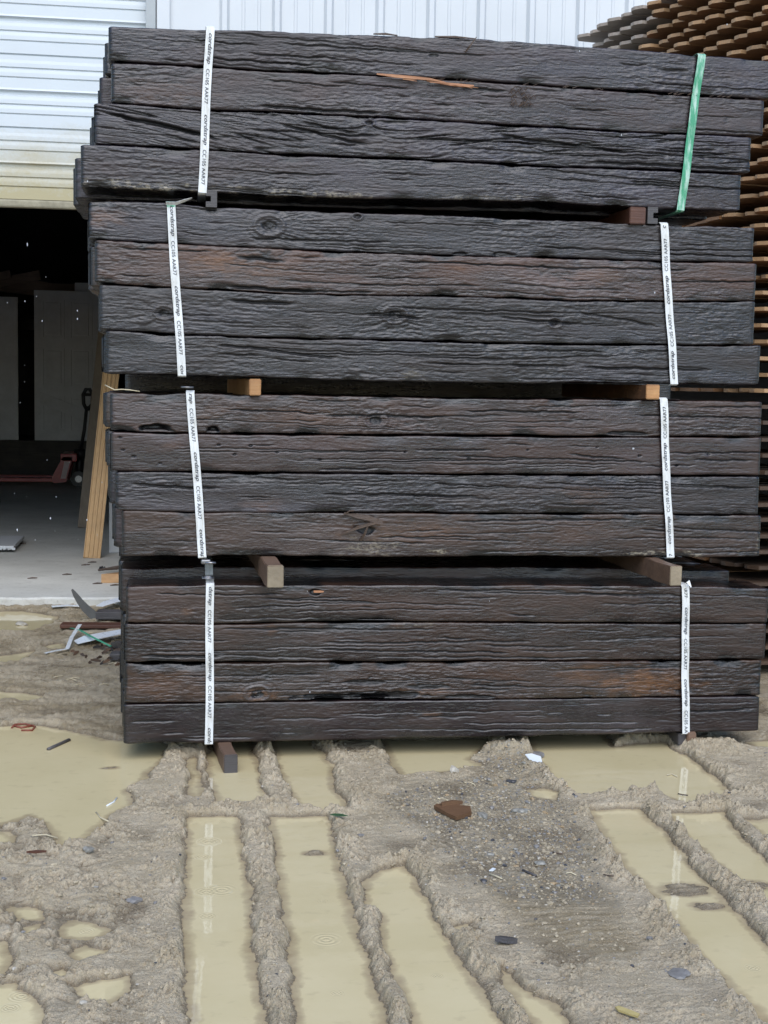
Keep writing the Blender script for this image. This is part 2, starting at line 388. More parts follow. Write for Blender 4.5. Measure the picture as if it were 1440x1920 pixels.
    for cx0, cx1, cz0, cz1, wd, dp in list(cracks)+auto:
        t = np.clip((X-cx0)/(cx1-cx0), 0, 1); zc = cz0+(cz1-cz0)*t+.004*perlin(X*14, X*0, seed+15)+.0018*perlin(X*50, X*0, seed+16)
        mlen = sstep((X-cx0)/.06)*sstep((cx1-X)/.06)
        k = np.exp(-((lz-zc)/wd)**2)*mlen*front
        D = D-dp*k; deep = np.maximum(deep, k*.9)
    for kx, kz, kr in knots:
        dx = X-kx; dz = lz-kz; rr = np.sqrt((dx/1.5)**2+dz**2)/kr
        k = np.exp(-(rr*1.6)**2)*front
        D = D+.004*np.exp(-((rr-1)/.35)**2)*front-.008*k*(1+perlin(X*60, q*60, seed+18)); deep = np.maximum(deep, .6*k)
        D = D+.0016*np.sin(rr*13)*np.exp(-(rr/1.6)**2)*front
    for gx, gz, rx, rz, dp in gouges:
        k = np.clip(1-np.sqrt(((X-gx)/rx)**2+((lz-gz)/rz)**2)+.35*perlin(X*22, q*40, seed+19), 0, 1)
        k = sstep(k*2.2)*front; D = D-dp*k; deep = np.maximum(deep, .45*k)
    for tx, tz, rx, rz, st in tints:
        k = np.clip(1.25-np.sqrt(((X-tx)/rx)**2+((lz-tz)/rz)**2)+.6*perlin(X*14, g*45, seed+20), 0, 1)
        tint = np.maximum(tint, st*sstep(k))
    for tx, tz, rx, rz, st in pales:
        k = np.clip(1.2-np.sqrt(((X-tx)/rx)**2+((lz-tz)/rz)**2)+.8*perlin(X*22, g*60, seed+21), 0, 1)
        pale = np.maximum(pale, st*sstep(k))
    D = D-inset[:, None]
    Y = Y+R[None, :, 4]*D; Z = Z+R[None, :, 5]*D*.6
    V = np.stack([X, Y, Z], -1).reshape(-1, 3)
    i = np.arange(len(xs)-1)[:, None]*nr; jj = np.arange(nr)[None, :]; j2 = (jj+1) % nr
    Q = np.stack([i+jj, i+nr+jj, i+nr+j2, i+j2], -1).reshape(-1, 4)
    caps = [np.arange(nr), (len(xs)-1)*nr+np.arange(nr)[::-1]]
    Q = Q[:, ::-1]; caps = [c_[::-1] for c_ in caps]
    Q = Q[:, ::-1]; caps = [c_[::-1] for c_ in caps]
    me = quad_mesh(name, V, Q, True, caps)
    attr(me, 'ridge', np.clip(.5+D/.0075, 0, 1).ravel()); attr(me, 'deep', np.clip(deep, 0, 1).ravel()); attr(me, 'tint', np.clip(tint, 0, 1).ravel()); attr(me, 'pale', np.clip(pale, 0, 1).ravel())
    me.materials.append(TIE)
    return me

# boundaries measured on the front plane, bundle by bundle from the top: lines between courses
B4 = [[(203, 47), (390, 53), (500, 56), (720, 64), (885, 70), (1000, 78), (1200, 93), (1440, 112)],
      [(208, 116), (382, 125), (500, 132), (708, 142), (900, 152), (1000, 160), (1087, 165), (1440, 187)],
      [(208, 193), (378, 205), (500, 209), (743, 221), (900, 231), (1000, 236), (1162, 246), (1406, 255)],
      [(178, 270), (382, 280), (500, 288), (804, 300), (1000, 311), (1275, 321), (1406, 326)],
      [(151, 353), (368, 361), (500, 368), (720, 374), (1000, 380), (1200, 391), (1387, 396)]]
B3 = [[(165, 374), (309, 379), (402, 387), (560, 394), (817, 402), (1000, 410), (1240, 420), (1414, 426)],
      [(165, 448), (344, 458), (560, 468), (692, 474), (1000, 483), (1255, 490), (1414, 493)],
      [(184, 532), (344, 540), (560, 551), (858, 556), (1000, 560), (1080, 564), (1418, 565)],
      [(188, 618), (344, 627), (560, 634), (692, 637), (1000, 644), (1080, 646), (1415, 647)],
      [(201, 701), (332, 704), (560, 711), (692, 715), (1000, 721), (1080, 718), (1422, 723)]]
B2 = [[(208, 735), (370, 737), (560, 740), (1000, 748), (1150, 748), (1430, 752)],
      [(205, 809), (353, 812), (720, 816), (1150, 819), (1430, 819)],
      [(216, 884), (367, 885), (720, 889), (1423, 893)],
      [(227, 958), (370, 961), (743, 961), (1000, 963), (1424, 966)],
      [(230, 1044), (376, 1043), (720, 1044), (1000, 1044), (1427, 1045)]]
B1 = [[(237, 1100), (384, 1096), (720, 1096), (1000, 1096), (1297, 1099), (1440, 1102)],
      [(234, 1168), (384, 1170), (500, 1169), (674, 1165), (1000, 1167), (1437, 1169)],
      [(234, 1243), (384, 1243), (500, 1242), (1000, 1240), (1435, 1237)],
      [(234, 1320), (384, 1318), (500, 1315), (743, 1313), (1000, 1311), (1430, 1305)],
      [(231, 1396), (384, 1394), (500, 1391), (1000, 1381), (1425, 1371)]]
ENDS = [[(203, 1453), (208, 1433), (176, 1409), (151, 1390)], [(165, 1415), (177, 1419), (186, 1416), (198, 1427)],
        [(206, 1430), (206, 1428), (216, 1424), (228, 1428)], [(236, 1441), (233, 1437), (233, 1429), (231, 1425)]]
LAB = [["dark railway tie lying along the very top of the whole stack",
        "dark railway tie with a fresh orange split along its upper edge",
        "grey black railway tie covered in long curved diagonal cracks",
        "dark railway tie with tan fuzzy lower edge, lowest in the green strapped bundle"],
       ["dark railway tie with reddish scars at its left end, just under the green strapped bundle",
        "brownish railway tie with an orange brown patch right of the strap",
        "grey black railway tie with dark round knots and a ragged upper left edge",
        "dark railway tie resting on the two small orange spacer blocks"],
       ["railway tie with a dark hollow under its left end, just below the orange blocks",
        "smooth purple brown railway tie peppered with small nail holes",
        "bluish streaked railway tie just above the one with torn splinters",
        "railway tie with torn splinters at mid length and chalky lower edge"],
       ["railway tie with a small orange chip, below the two long pale ended spacers",
        "plain dark railway tie, second course up from the one above the mud",
        "railway tie with brown worn patches and a ragged dark hollow below its middle",
        "railway tie lowest in the stack, just above the muddy puddles"]]
TONE = [[(1.05, 1.0, 1.4), (1.2, 1.0, 1.2), (.9, .9, 1.3), (.95, .92, 1.25)], [(.95, 1.0, 1.25), (2.5, 1.8, 1.5), (.8, .88, 1.05), (.75, .82, 1.0)],
        [(1.8, 1.4, 1.25), (1.5, 1.15, 1.1), (1.0, 1.0, 1.15), (1.8, 1.4, 1.15)], [(1.55, 1.15, .95), (1.45, 1.1, .92), (1.9, 1.4, 1.05), (1.0, .82, .88)]]
def X_(px, py): return float(at_y(px, py)[0])
FEAT = {(0, 0): dict(gouges=[(X_(815, 100), .085, .02, .008, .006)]),
        (0, 1): dict(pales=[(X_(209, 150), .08, .005, .09, .8)], cracks=[(X_(480, 200), X_(720, 216), .018, .012, .004, .01), (X_(850, 160), X_(960, 165), .13, .125, .004, .008)], tints=[(X_(290, 170), .05, .25, .05, .22)]),
        (0, 2): dict(diag=1.0, cracks=[(X_(195, 215), X_(390, 250), .115, .045, .005, .014), (X_(255, 225), X_(420, 262), .10, .035, .004, .012), (X_(520, 240), X_(700, 280), .11, .04, .004, .012), (X_(560, 232), X_(680, 256), .12, .085, .004, .01), (X_(930, 255), X_(1040, 275), .11, .085, .004, .012), (X_(1000, 262), X_(1180, 290), .10, .06, .004, .012), (X_(1100, 310), X_(1400, 325), .02, .012, .004, .01)], knots=[(X_(692, 232), .128, .012)]),
        (0, 3): dict(pales=[(X_(180, 345), .012, .12, .022, .75), (X_(300, 352), .008, .22, .020, .7), (X_(510, 362), .010, .30, .020, .55), (X_(640, 370), .010, .12, .018, .55), (X_(900, 372), .012, .18, .014, .35)], cracks=[(X_(1170, 350), X_(1290, 356), .10, .095, .003, .008)]),
        (1, 0): dict(tints=[(X_(200, 415), .085, .09, .04, .5), (X_(190, 410), .07, .05, .03, .4)], knots=[(X_(505, 417), .085, .035), (X_(670, 405), .135, .012)], gouges=[(X_(860, 480), .005, .03, .010, .012), (X_(945, 480), .008, .05, .012, .010)]),
        (1, 1): dict(tints=[(X_(420, 485), .10, .14, .045, .75), (X_(480, 495), .08, .2, .05, .4), (X_(1130, 505), .10, .1, .04, .35), (X_(860, 510), .11, .05, .01, .6)], cracks=[(X_(440, 475), X_(540, 482), .125, .12, .005, .010), (X_(420, 534), X_(600, 545), .012, .010, .006, .014)]),
        (1, 2): dict(knots=[(X_(308, 586), .075, .024), (X_(740, 592), .095, .03), (X_(1040, 603), .08, .018)], cracks=[(X_(680, 590), X_(800, 598), .098, .082, .0035, .012), (X_(920, 595), X_(1090, 610), .10, .075, .0035, .01), (X_(420, 555), X_(560, 562), .135, .125, .005, .012), (X_(1080, 575), X_(1240, 600), .125, .07, .003, .008)]),
        (1, 3): dict(cracks=[(X_(400, 640), X_(640, 673), .12, .085, .004, .010), (X_(400, 664), X_(500, 672), .085, .08, .003, .008), (X_(1090, 690), X_(1340, 686), .06, .055, .0035, .010), (X_(950, 677), X_(1080, 684), .07, .065, .003, .008)], pales=[(X_(775, 704), .03, .05, .025, .3)]),
        (2, 0): dict(gouges=[(X_(290, 803), .010, .085, .022, .03), (X_(398, 806), .010, .03, .018, .025), (X_(1180, 812), .010, .10, .012, .012)], knots=[(X_(705, 790), .055, .028)], tints=[(X_(560, 780), .07, .18, .04, .3), (X_(400, 770), .08, .1, .04, .25)], cracks=[(X_(600, 778), X_(850, 780), .075, .07, .003, .008)]),
        (2, 1): dict(lumpy=.45, gouges=[(X_(px_, py_), .155-(py_-812)/480., .0075, .0055, .007) for px_, py_ in ((225, 825), (230, 848), (250, 860), (300, 872), (410, 838), (440, 855), (470, 838), (520, 850), (600, 862), (760, 846), (880, 858), (990, 840), (1120, 835), (1200, 850), (1270, 868), (1330, 846))], tints=[(X_(330, 830), .1, .05, .02, .2)], cracks=[(X_(1060, 850), X_(1180, 860), .08, .06, .003, .007)]),
        (2, 2): dict(cracks=[(X_(240, 905), X_(420, 912), .10, .09, .004, .010), (X_(600, 925), X_(900, 930), .07, .065, .003, .008)], tints=[(X_(1100, 930), .08, .12, .04, .3), (X_(490, 945), .03, .08, .03, .25)]),
        (2, 3): dict(lumpy=.75, pales=[(X_(700, 1020), .04, .12, .035, .45), (X_(820, 1030), .022, .05, .010, .8), (X_(1220, 1036), .014, .10, .012, 1), (X_(1300, 1036), .014, .05, .014, 1), (X_(1395, 1034), .018, .04, .014, .9), (X_(1422, 1015), .045, .012, .03, .9), (X_(1420, 1040), .012, .02, .015, 1)], gouges=[(X_(685, 990), .105, .05, .022, .010)], tints=[(X_(760, 990), .10, .3, .05, .3)]),
        (3, 0): dict(lumpy=.42, gouges=[(X_(592, 1108), .118, .024, .012, .012), (X_(700, 1166), .004, .08, .010, .014)], tints=[(X_(350, 1150), .05, .03, .015, .35)]),
        (3, 1): dict(lumpy=.6, cracks=[(X_(600, 1210), X_(1000, 1208), .075, .078, .003, .007), (X_(260, 1240), X_(420, 1243), .022, .02, .004, .010)], tints=[(X_(510, 1185), .13, .02, .03, .4), (X_(735, 1172), .15, .05, .012, .4)], pales=[(X_(770, 1175), .145, .1, .012, .3)]),
        (3, 2): dict(lumpy=1.3, gouges=[(X_(640, 1309), .010, .22, .016, .013), (X_(730, 1306), .014, .16, .018, .012), (X_(880, 1309), .008, .12, .012, .010), (X_(690, 1280), .07, .10, .014, .005), (X_(800, 1290), .05, .12, .012, .005)], tints=[(X_(1210, 1290), .06, .24, .055, .85), (X_(480, 1303), .03, .08, .03, .7), (X_(810, 1300), .035, .12, .02, .55), (X_(300, 1280), .07, .2, .06, .3), (X_(1110, 1270), .1, .15, .05, .4)], knots=[(X_(482, 1310), .03, .03)]),
        (3, 3): dict(lumpy=.38, tints=[(X_(812, 1353), .09, .04, .022, .4)], cracks=[(X_(1270, 1350), X_(1420, 1341), .085, .095, .003, .009), (X_(240, 1352), X_(330, 1348), .085, .09, .003, .008)])}
TIES = {}; CURV = {}
for bi, B in enumerate((B4, B3, B2, B1)):
    cs = [curve(b) for b in B]
    for ci in range(4):
        l, r = ENDS[bi][ci]; ym = B[ci][0][1]+30
        x0 = X_(l, ym); x1 = X_(r, B[ci][-1][1]+30)
        # the topmost and lowest line of a bundle are the wood edge itself
        t = cs[ci]; b = cs[ci+1]
        me = tie_mesh('railway_tie', x0, x1, t, b, y0=float(rng.uniform(-.004, .004)), seed=11+bi*40+ci*9, gap=float(rng.uniform(.0006, .0032)), **FEAT.get((bi, ci), {}))
        o = obj('railway_tie', me, None, label=LAB[bi][ci], category='railway tie', group='ties on the front of the stack')
        o.color = (*TONE[bi][ci], min(1.0, .25+.7*FEAT.get((bi, ci), {}).get('lumpy', 1.0))); TIES[bi, ci] = o; CURV[bi, ci] = (t, b, x0, x1)
# rows behind the front; their left ends peek out as measured
PEEK = {(0, 0): 196, (0, 1): 186, (0, 2): 171, (0, 3): 140, (1, 0): 167, (1, 1): 168, (1, 2): 187, (1, 3): 193,
        (2, 0): 196, (2, 1): 200, (2, 2): 205, (2, 3): 213, (3, 0): 225, (3, 1): 229, (3, 2): 230, (3, 3): 229}
BN = ['topmost', 'second', 'third', 'lowest']; CN = ['top course', 'second course', 'third course', 'bottom course']
for (bi, ci), (t, b, x0, x1) in CURV.items():
    for row in (1, 2, 3):
        y0 = .244*row
        dz = (.042 if (bi == 3 and ci == 0 and row) else 0)-(.012 if (bi, ci) in ((0, 3), (1, 0)) else 0)
        px = PEEK[bi, ci]+[0, 0, -3, 3][row]+(4 if row == 3 else 0)
        lx = float(at_y(px, B4[0][0][1] if False else 700, y0)[0])
        # x at the right height
        zc = float(t(np.array([x0+.3]))[0])-.08
        d_ = None
        lo = at_y(px, 200, y0); hi = at_y(px, 1400, y0)
        lx = float(np.interp(zc, [hi[2], lo[2]], [hi[0], lo[0]]))
        rx = lx+2.57+.03*random.uniform(-1, 1)
        rx = min(rx, x1+.02)
        dzb = dz if not (bi == 3 and ci == 0) else 0.0
        tt = (lambda f, d: (lambda x: f(x)+d))(t, dz-.004*row*0); bb = (lambda f, d: (lambda x: f(x)+d))(b, dzb)
        me = tie_mesh('railway_tie', lx, rx, tt, bb, y0=y0, seed=400+bi*97+ci*13+row, fine=False, gap=.004)
        o = obj('railway_tie', me, None, label=f'dark railway tie behind the front row, {CN[ci]} of the {BN[bi]} bundle', category='railway tie', group='ties in the rows behind the front')
        o.color = (*[c_*random.uniform(.85, 1.15) for c_ in TONE[bi][ci]], 1)

for ci in range(18):  # added column of ties, keeps the bright wall from showing through the gaps
    zc = .06+ci*.15
    me = tie_mesh('railway_tie', float(at_y(222, 712, 1.16)[0])+random.uniform(.0, .03), 2.62+random.uniform(-.06, .0), lambda x, z=zc: x*0+z+.15, lambda x, z=zc: x*0+z, y0=1.16, seed=900+ci, fine=False, gap=-.004)
    o = obj('railway_tie', me, None, label='dark railway tie in the added column that blocks light through the gaps', category='railway tie', group='added ties blocking the gaps behind')
# parts of single ties: torn splinters and chips
def sliver(mb, pts, wd, th, mi=0):
    """tapering strip along pts (centre line), widths wd, thickness th"""
    pts = [Vector(p) for p in pts]; V = []; n = len(pts)
    for i, p in enumerate(pts):
        t = (pts[min(i+1, n-1)]-pts[max(i-1, 0)]).normalized(); u = t.cross(Vector((0, -1, 0))).normalized()
        for a, b in ((-.5, 0), (.5, 0), (.5, 1), (-.5, 1)): V.append((p+u*wd[i]*a+Vector((0, -th*b, 0)))[:])
    F = [[i*4+k, i*4+(k+1) % 4, i*4+4+(k+1) % 4, i*4+4+k] for i in range(n-1) for k in range(4)]+[[3, 2, 1, 0], [(n-1)*4+k for k in range(4)]]
    mb.add(V, F, mi)
mb = MB()
P = [at_y(706, 139, -.004), at_y(740, 143, -.012), at_y(775, 146, -.014), at_y(805, 149, -.012), at_y(835, 155, -.006)]
sliver(mb, P, [.005, .011, .011, .009, .003], .006)
P = [at_y(800, 152, -.004), at_y(840, 158, -.010), at_y(868, 161, -.010), at_y(888, 161, -.004)]
sliver(mb, P, [.004, .010, .012, .004], .006)
for k in range(7):
    a = random.uniform(715, 870); sliver(mb, [at_y(a, 143+(a-706)*.11, -.012), at_y(a+random.uniform(15, 40), 145+(a-700)*.12+random.uniform(-2, 2), -.02)], [.004, .001], .003)
mb.build('split_strip', SPLINT, TIES[0, 1], label='fresh orange strip of split wood', kind='stuff') if False else mb.build('split_strip', SPLINT, TIES[0, 1], label='fresh orange strip of split wood')
mb = MB()
for pts, wd in (([(645, 962), (668, 968), (690, 972), (717, 982)], [.006, .012, .016, .012]), ([(660, 963), (690, 968), (716, 978)], [.004, .010, .010]),
                ([(641, 1000), (665, 992), (690, 984), (706, 980)], [.002, .007, .009, .006]), ([(650, 996), (672, 987), (697, 980)], [.002, .006, .004]),
                ([(676, 1014), (684, 1000), (690, 985)], [.008, .009, .005]), ([(643, 966), (655, 958), (664, 957)], [.003, .004, .003])):
    n = len(pts); mb = MB(); sliver(mb, [at_y(a, b, -.008-.022*math.sin(i/(n-1)*1.6)) for i, (a, b) in enumerate(pts)], wd, .007)
    mb.build('splinter', SPLINT_DARK, TIES[2, 3])
mb = MB(); sliver(mb, [at_y(588, 1109, .002), at_y(598, 1109, -.003), at_y(607, 1109, .001)], [.008, .009, .005], .004)
mb.build('exposed_chip', SPLINT, TIES[3, 0], label='small bright orange chip of bare wood')
mb = MB()
sliver(mb, [at_y(872, 98, -.004), at_y(880, 88, -.02), at_y(893, 70, -.03)], [.006, .006, .003], .004); mb.build('splinter', SPLINT_DARK, TIES[0, 0])
for a, b, c_, d_ in ((815, 68, 890, 72), (700, 63, 745, 66)):
    mb = MB(); sliver(mb, [at_y(a, b+1, .01), at_y((a+c_)/2, (b+d_)/2-.5, .0), at_y(c_, d_+1, .012)], [.004, .007, .003], .006); mb.build('splinter', SPLINT_DARK, TIES[0, 0])
mb = MB()
for k in range(26):
    a = random.uniform(950, 998); b = random.uniform(168, 200); l = random.uniform(8, 18)
    sliver(mb, [at_y(a, b, -.004), at_y(a+l*.5, b-l*.35, -.016), at_y(a+l*.8, b-l*.2+4, -.010)], [.004, .003, .001], .003)
mb.build('torn_fibres', SPLINT_DARK, TIES[0, 1], kind='stuff')
mb = MB()
for k in range(40):
    a = random.choice([random.uniform(980, 1130), random.uniform(800, 900), random.uniform(1250, 1400)]); b = np.interp(a, [800, 1400], [147, 183])
    sliver(mb, [at_y(a, b+2, -.004), at_y(a+random.uniform(2, 12), b+random.uniform(-4, 2), -.014)], [.003, .001], .002)
mb.build('torn_fibres', SPLINT_DARK, TIES[0, 1], kind='stuff')

# ------------------------------------------------------------------ spacer blocks
def spacer(front, P, length, mat, label, yawdeg=0, prof=None, endmat=None, group='spacer blocks between the bundles', name='spacer_block'):
    """front: pixel box (x0,y0,x1,y1) of the end face at y=-P"""
    a = at_y(front[0], front[3], -P); b = at_y(front[2], front[1], -P)
    wx, hz = float(b[0]-a[0]), float(b[2]-a[2])
    mb = MB()
    bm = bmesh.new(); bmesh.ops.create_cube(bm, size=1)
    if prof is None:
        for v in bm.verts: v.co = Vector(((v.co.x+.5)*wx, (v.co.y+.5)*length, (v.co.z+.5)*hz))
        bmesh.ops.subdivide_edges(bm, edges=[e for e in bm.edges if abs(e.verts[0].co.y-e.verts[1].co.y) > .1], cuts=14)
        bmesh.ops.bevel(bm, geom=[e for e in bm.edges if len(e.link_faces) == 2 and e.calc_face_angle() > 1], offset=.003, segments=2, affect='EDGES')
        for v in bm.verts:
            v.co.x += .002*math.sin(v.co.y*31+hz*90)+random.uniform(-.0008, .0008); v.co.z += .0015*math.sin(v.co.y*23+2)+random.uniform(-.0008, .0008)
        bm.verts.index_update(); mb.add([v.co[:] for v in bm.verts], [[v.index for v in f.verts] for f in bm.faces])
        mb.m = [1 if (abs(f.normal.y+1) < .2 and f.calc_center_median().y < .02) else 0 for f in bm.faces]
    else:
        mb.prism([(p[0]*wx, p[1]*hz) for p in prof], 1, 0, length); mb.m = [1 if i == 0 else 0 for i in range(len(mb.f))]
    bm.free()
    ob = mb.build(name, [mat, endmat or mat], None, label=label, category='spacer block', group=group)
    ob.location = tuple(map(float, a)); ob.rotation_euler = (0, 0, rad(yawdeg)); return ob
spacer((500, 1061, 531, 1103), .27, 1.25, BEARER, 'weathered spacer block sticking out under the splintered tie, left of two', 2, endmat=BEARER_END)
spacer((1255, 1062, 1279, 1099), .26, 1.2, BEARER, 'reddish long spacer block with pale end poking out beside the right lowest strap', 2, endmat=BEARER_END)
spacer((468, 711, 490, 742), .035, 1.0, BEARER_ORANGE, 'bright orange spacer block end just left of the stack middle', 3)
spacer((1212, 722, 1239, 749), .05, 1.0, BEARER_SIDE_SHADE, endmat=BEARER_ORANGE, label= 'orange spacer block end beside the right strap under the second bundle', yawdeg=4)
cprof = [(0, 0), (1, 0), (1, 1), (0, 1), (0, .66), (.45, .66), (.45, .33), (0, .33)]
cprof2 = [(1-a, b) for a, b in cprof][::-1]
spacer((386, 357, 407, 388), .012, .9, BEARER_GREY, 'grey grooved spacer offcut under the topmost bundle near the left strap', 0, cprof)
spacer((1214, 388, 1234, 419), .012, .9, BEARER_GREY, 'grey grooved spacer offcut under the topmost bundle beside a red brown block', 0, cprof2)
spacer((1181, 389, 1212, 420), .02, .9, BEARER_RED, 'red brown spacer block under the topmost bundle near the green strap', 1)
spacer((419, 1416, 445, 1456), .19, 1.2, BEARER, 'wet brown bearer block standing in the puddle under the stack', 5, endmat=BEARER_GREY, group='bearers under the stack', name='bearer_block')
spacer((1272, 1376, 1288, 1398), .0, 1.0, BEARER_GREY, 'small dark bearer under the right end of the lowest tie', 0, group='bearers under the stack', name='bearer_block')
spacer((1290, 1374, 1307, 1396), .02, 1.0, BEARER, 'brown bearer beside the small dark one at the right end', 0, group='bearers under the stack', name='bearer_block')

# ------------------------------------------------------------------ straps with printing
def text_geo(s, shear=0.0, bold=0.0):
    c = bpy.data.curves.new('t', 'FONT'); c.body = s; c.shear = shear; c.offset = bold; c.resolution_u = 3
    o = bpy.data.objects.new('t', c); COL.objects.link(o); bpy.context.view_layer.update()
    me = o.evaluated_get(bpy.context.evaluated_depsgraph_get()).to_mesh()
    V = np.array([v.co[:2] for v in me.vertices]); F = [list(p.vertices) for p in me.polygons]
    o.evaluated_get(bpy.context.evaluated_depsgraph_get()).to_mesh_clear()
    bpy.data.objects.remove(o); bpy.data.curves.remove(c)
    x0, x1 = V[:, 0].min(), V[:, 0].max(); V[:, 0] = (V[:, 0]-x0)/(x1-x0)
    return V, F
TXT_A = text_geo('cordstrap', .3, .012); TXT_B = text_geo('CC105 AAR77', 0, .004)
WID = .0315
def strap(top, bot, label, mat, down=True, phase=0.0, text=True, extra=(), skip=(), ztop=None, y=-.013, green_top=0.0, zadd=0.0, zdrop=.0):
    a = Vector(at_y(*top, y)); b = Vector(at_y(*bot, y))
    o = None
    mb = MB(); ux = Vector((1, 0, 0)); D = .985
    path = [(b, 0), (a, 0)]
    at = Vector((a.x, y+.012, a.z+.007)); abk = Vector((a.x, D, a.z+.007+zadd)); bbk = Vector((b.x, D, b.z-.004-zdrop)); bt = Vector((b.x, y+.012, b.z-.005))
    # front run is gently uneven over the tie edges
    n = 44; front = []
    for i in range(n+1):
        t = i/n; p = b.lerp(a, t); p.y += .0022*math.sin(t*19+phase*7); p.x += .0016*math.sin(t*7+phase*20); front.append(p)
    mid = [Vector((a.x, .225, a.z+.009)), Vector((a.x, .25, a.z+.009+zadd))] if zadd else []
    loop = [bt]+front+[at]+mid+[abk, bbk]
    if green_top: pass
    V = []; th = .0011
    n = len(loop)
    nrm = []
    for i, p in enumerate(loop):
        t = (loop[(i+1) % n]-loop[i-1]).normalized(); nn = t.cross(ux).normalized(); nrm.append(nn)
        along = ux-t*ux.dot(t) if i in range(1, len(front)+1) else ux
        along.normalize()
        for s_, k in ((-.5, 0), (.5, 0), (.5, 1), (-.5, 1)): V.append((p+along*WID*s_+nn*th*(k-.5)*(-1))[:])
    F = [[i*4+k, i*4+(k+1) % 4, ((i+1) % n)*4+(k+1) % 4, ((i+1) % n)*4+k] for i in range(n) for k in range(4)]
    mb.add(V, F, 0)
    if green_top:
        for i in range(len(front)-1, len(front)+1):
            for k in range(4): mb.m[i*4+k] = 2
    if text:
        L = (b-a).length; d = (b-a).normalized(); cr = (ux-d*ux.dot(d)).normalized()
        per = .298; pos = phase-per
        if not down: d = -d; org = b; cr = -cr
        else: org = a
        c = 0
        while pos < L:
            for (TV, TF), st, ln, hh, vo in ((TXT_A, 0.0, .112, .0205, -.0038), (TXT_B, .130, .128, .0185, -.0062)):
                u0 = pos+st; c += 1
                if c in skip: continue
                ok = []; P = []
                for q in TV:
                    u = u0+q[0]*ln; v = vo+q[1]*hh
                    t = (u/L) if down else 1-u/L
                    tb = 1-t
                    w_ = org+d*u+cr*v
                    w_.y = y+.0022*math.sin(tb*19+phase*7)-.0022; w_.x += .0016*math.sin(tb*7+phase*20)
                    P.append(w_[:]); ok.append(.002 < u < L-.002)
                FF = [f for f in TF if all(ok[i] for i in f)]
                if FF: mb.add(P, FF, 1)
            pos += per
    me = mesh('strap', mb.v, mb.f, False, mb.m)
    o = obj('strap', me, [mat, INK, STRAP_G], None, label=label, category='strap', group='straps around the bundles')
    return o
s4l = strap((394, 51), (379, 361), 'white printed strap on the left of the topmost bundle', STRAP_W, True, .022, skip=())
s4r = strap((1316, 103), (1276, 394), 'green strap with white worn patches at the upper right', STRAP_G, True, text=False)
s3l = strap((320, 381), (341, 704), 'white strap with green top end on the left of the second bundle', STRAP_W, True, .01, green_top=1)
s3r = strap((1245, 420), (1264, 720), 'white strap on the right of the second bundle, under the green strap', STRAP_W, False, .02)
s2l = strap((357, 736), (380, 1045), 'white strap on the left of the third bundle, with a buckle at its lower end', STRAP_W, True, .06-.13)
s2r = strap((1244, 749), (1257, 1045), 'white strap on the right side, just below the right orange block end', STRAP_W, False, .055)
s1l = strap((394, 1098), (392, 1395), 'white strap on the left of the lowest bundle, ending near the puddle', STRAP_W, True, .095-.13, zadd=.042, zdrop=.0)
s1r = strap((1285, 1100), (1286, 1376), 'white strap on the right of the lowest bundle, beside the pale ended spacer', STRAP_W, True, .085, zadd=.042)
# the loose tail on s3l
mb = MB()
P = [Vector(at_y(311, 381, -.016)), Vector(at_y(330, 381, -.05)), Vector(at_y(345, 376, -.07)), Vector(at_y(360, 371, -.08))]
V = []
for i, p in enumerate(P):
    w_ = [.010, .010, .008, .002][i]; V += [(p+Vector((0, .012, -w_*.5)))[:], (p+Vector((0, -.004, w_*.5)))[:]]
mb.add(V, [[i*2, i*2+2, i*2+3, i*2+1] for i in range(3)]); ms = mb.build('loose_tail', STRAP_W, s3l)
md = ms.modifiers.new('s', 'SOLIDIFY'); md.thickness = .001
# buckles
def buckle(par, px, py, y):
    mb = MB(); c = Vector(at_y(px, py, y))
    for dx in (-.016, .016): mb.tube([c+Vector((dx, -.02, .004)), c+Vector((dx*1.05, .03, .004))], .003)
    for dy in (-.02, .005, .03): mb.tube([c+Vector((-.024, dy, .004)), c+Vector((.024, dy, .004))], .0034)
    mb.build('buckle', STEEL, par, smooth=True)
buckle(s2l, 351, 728, -.004); buckle(s1l, 388, 1055, .1); buckle(s1l, 390, 1085, .03)
b_ = MB(); c = Vector(at_y(385, 1052, -.01))
b_.box(c+Vector((-.016, -.006, -.012)), c+Vector((.02, .006, .006)), b=.004); b_.tube([c+Vector((.0, -.008, -.006)), c+Vector((.04, -.008, -.006))], .005)
b_.build('buckle', STEEL, s2l, smooth=True)
mb = MB()
V = []; 
for i, (a, b, yy, w_) in enumerate(((1283, 1097, -.016, .02), (1290, 1090, -.02, .016), (1296, 1101, -.03, .004))):
    p = Vector(at_y(a, b, yy)); V += [(p+Vector((-w_*.4, 0, -w_*.3)))[:], (p+Vector((w_*.4, 0, w_*.3)))[:]]
mb.add(V, [[0, 2, 3, 1], [2, 4, 5, 3]]); ms = mb.build('loose_tail', STRAP_W, s1r); md = ms.modifiers.new('s', 'SOLIDIFY'); md.thickness = .001

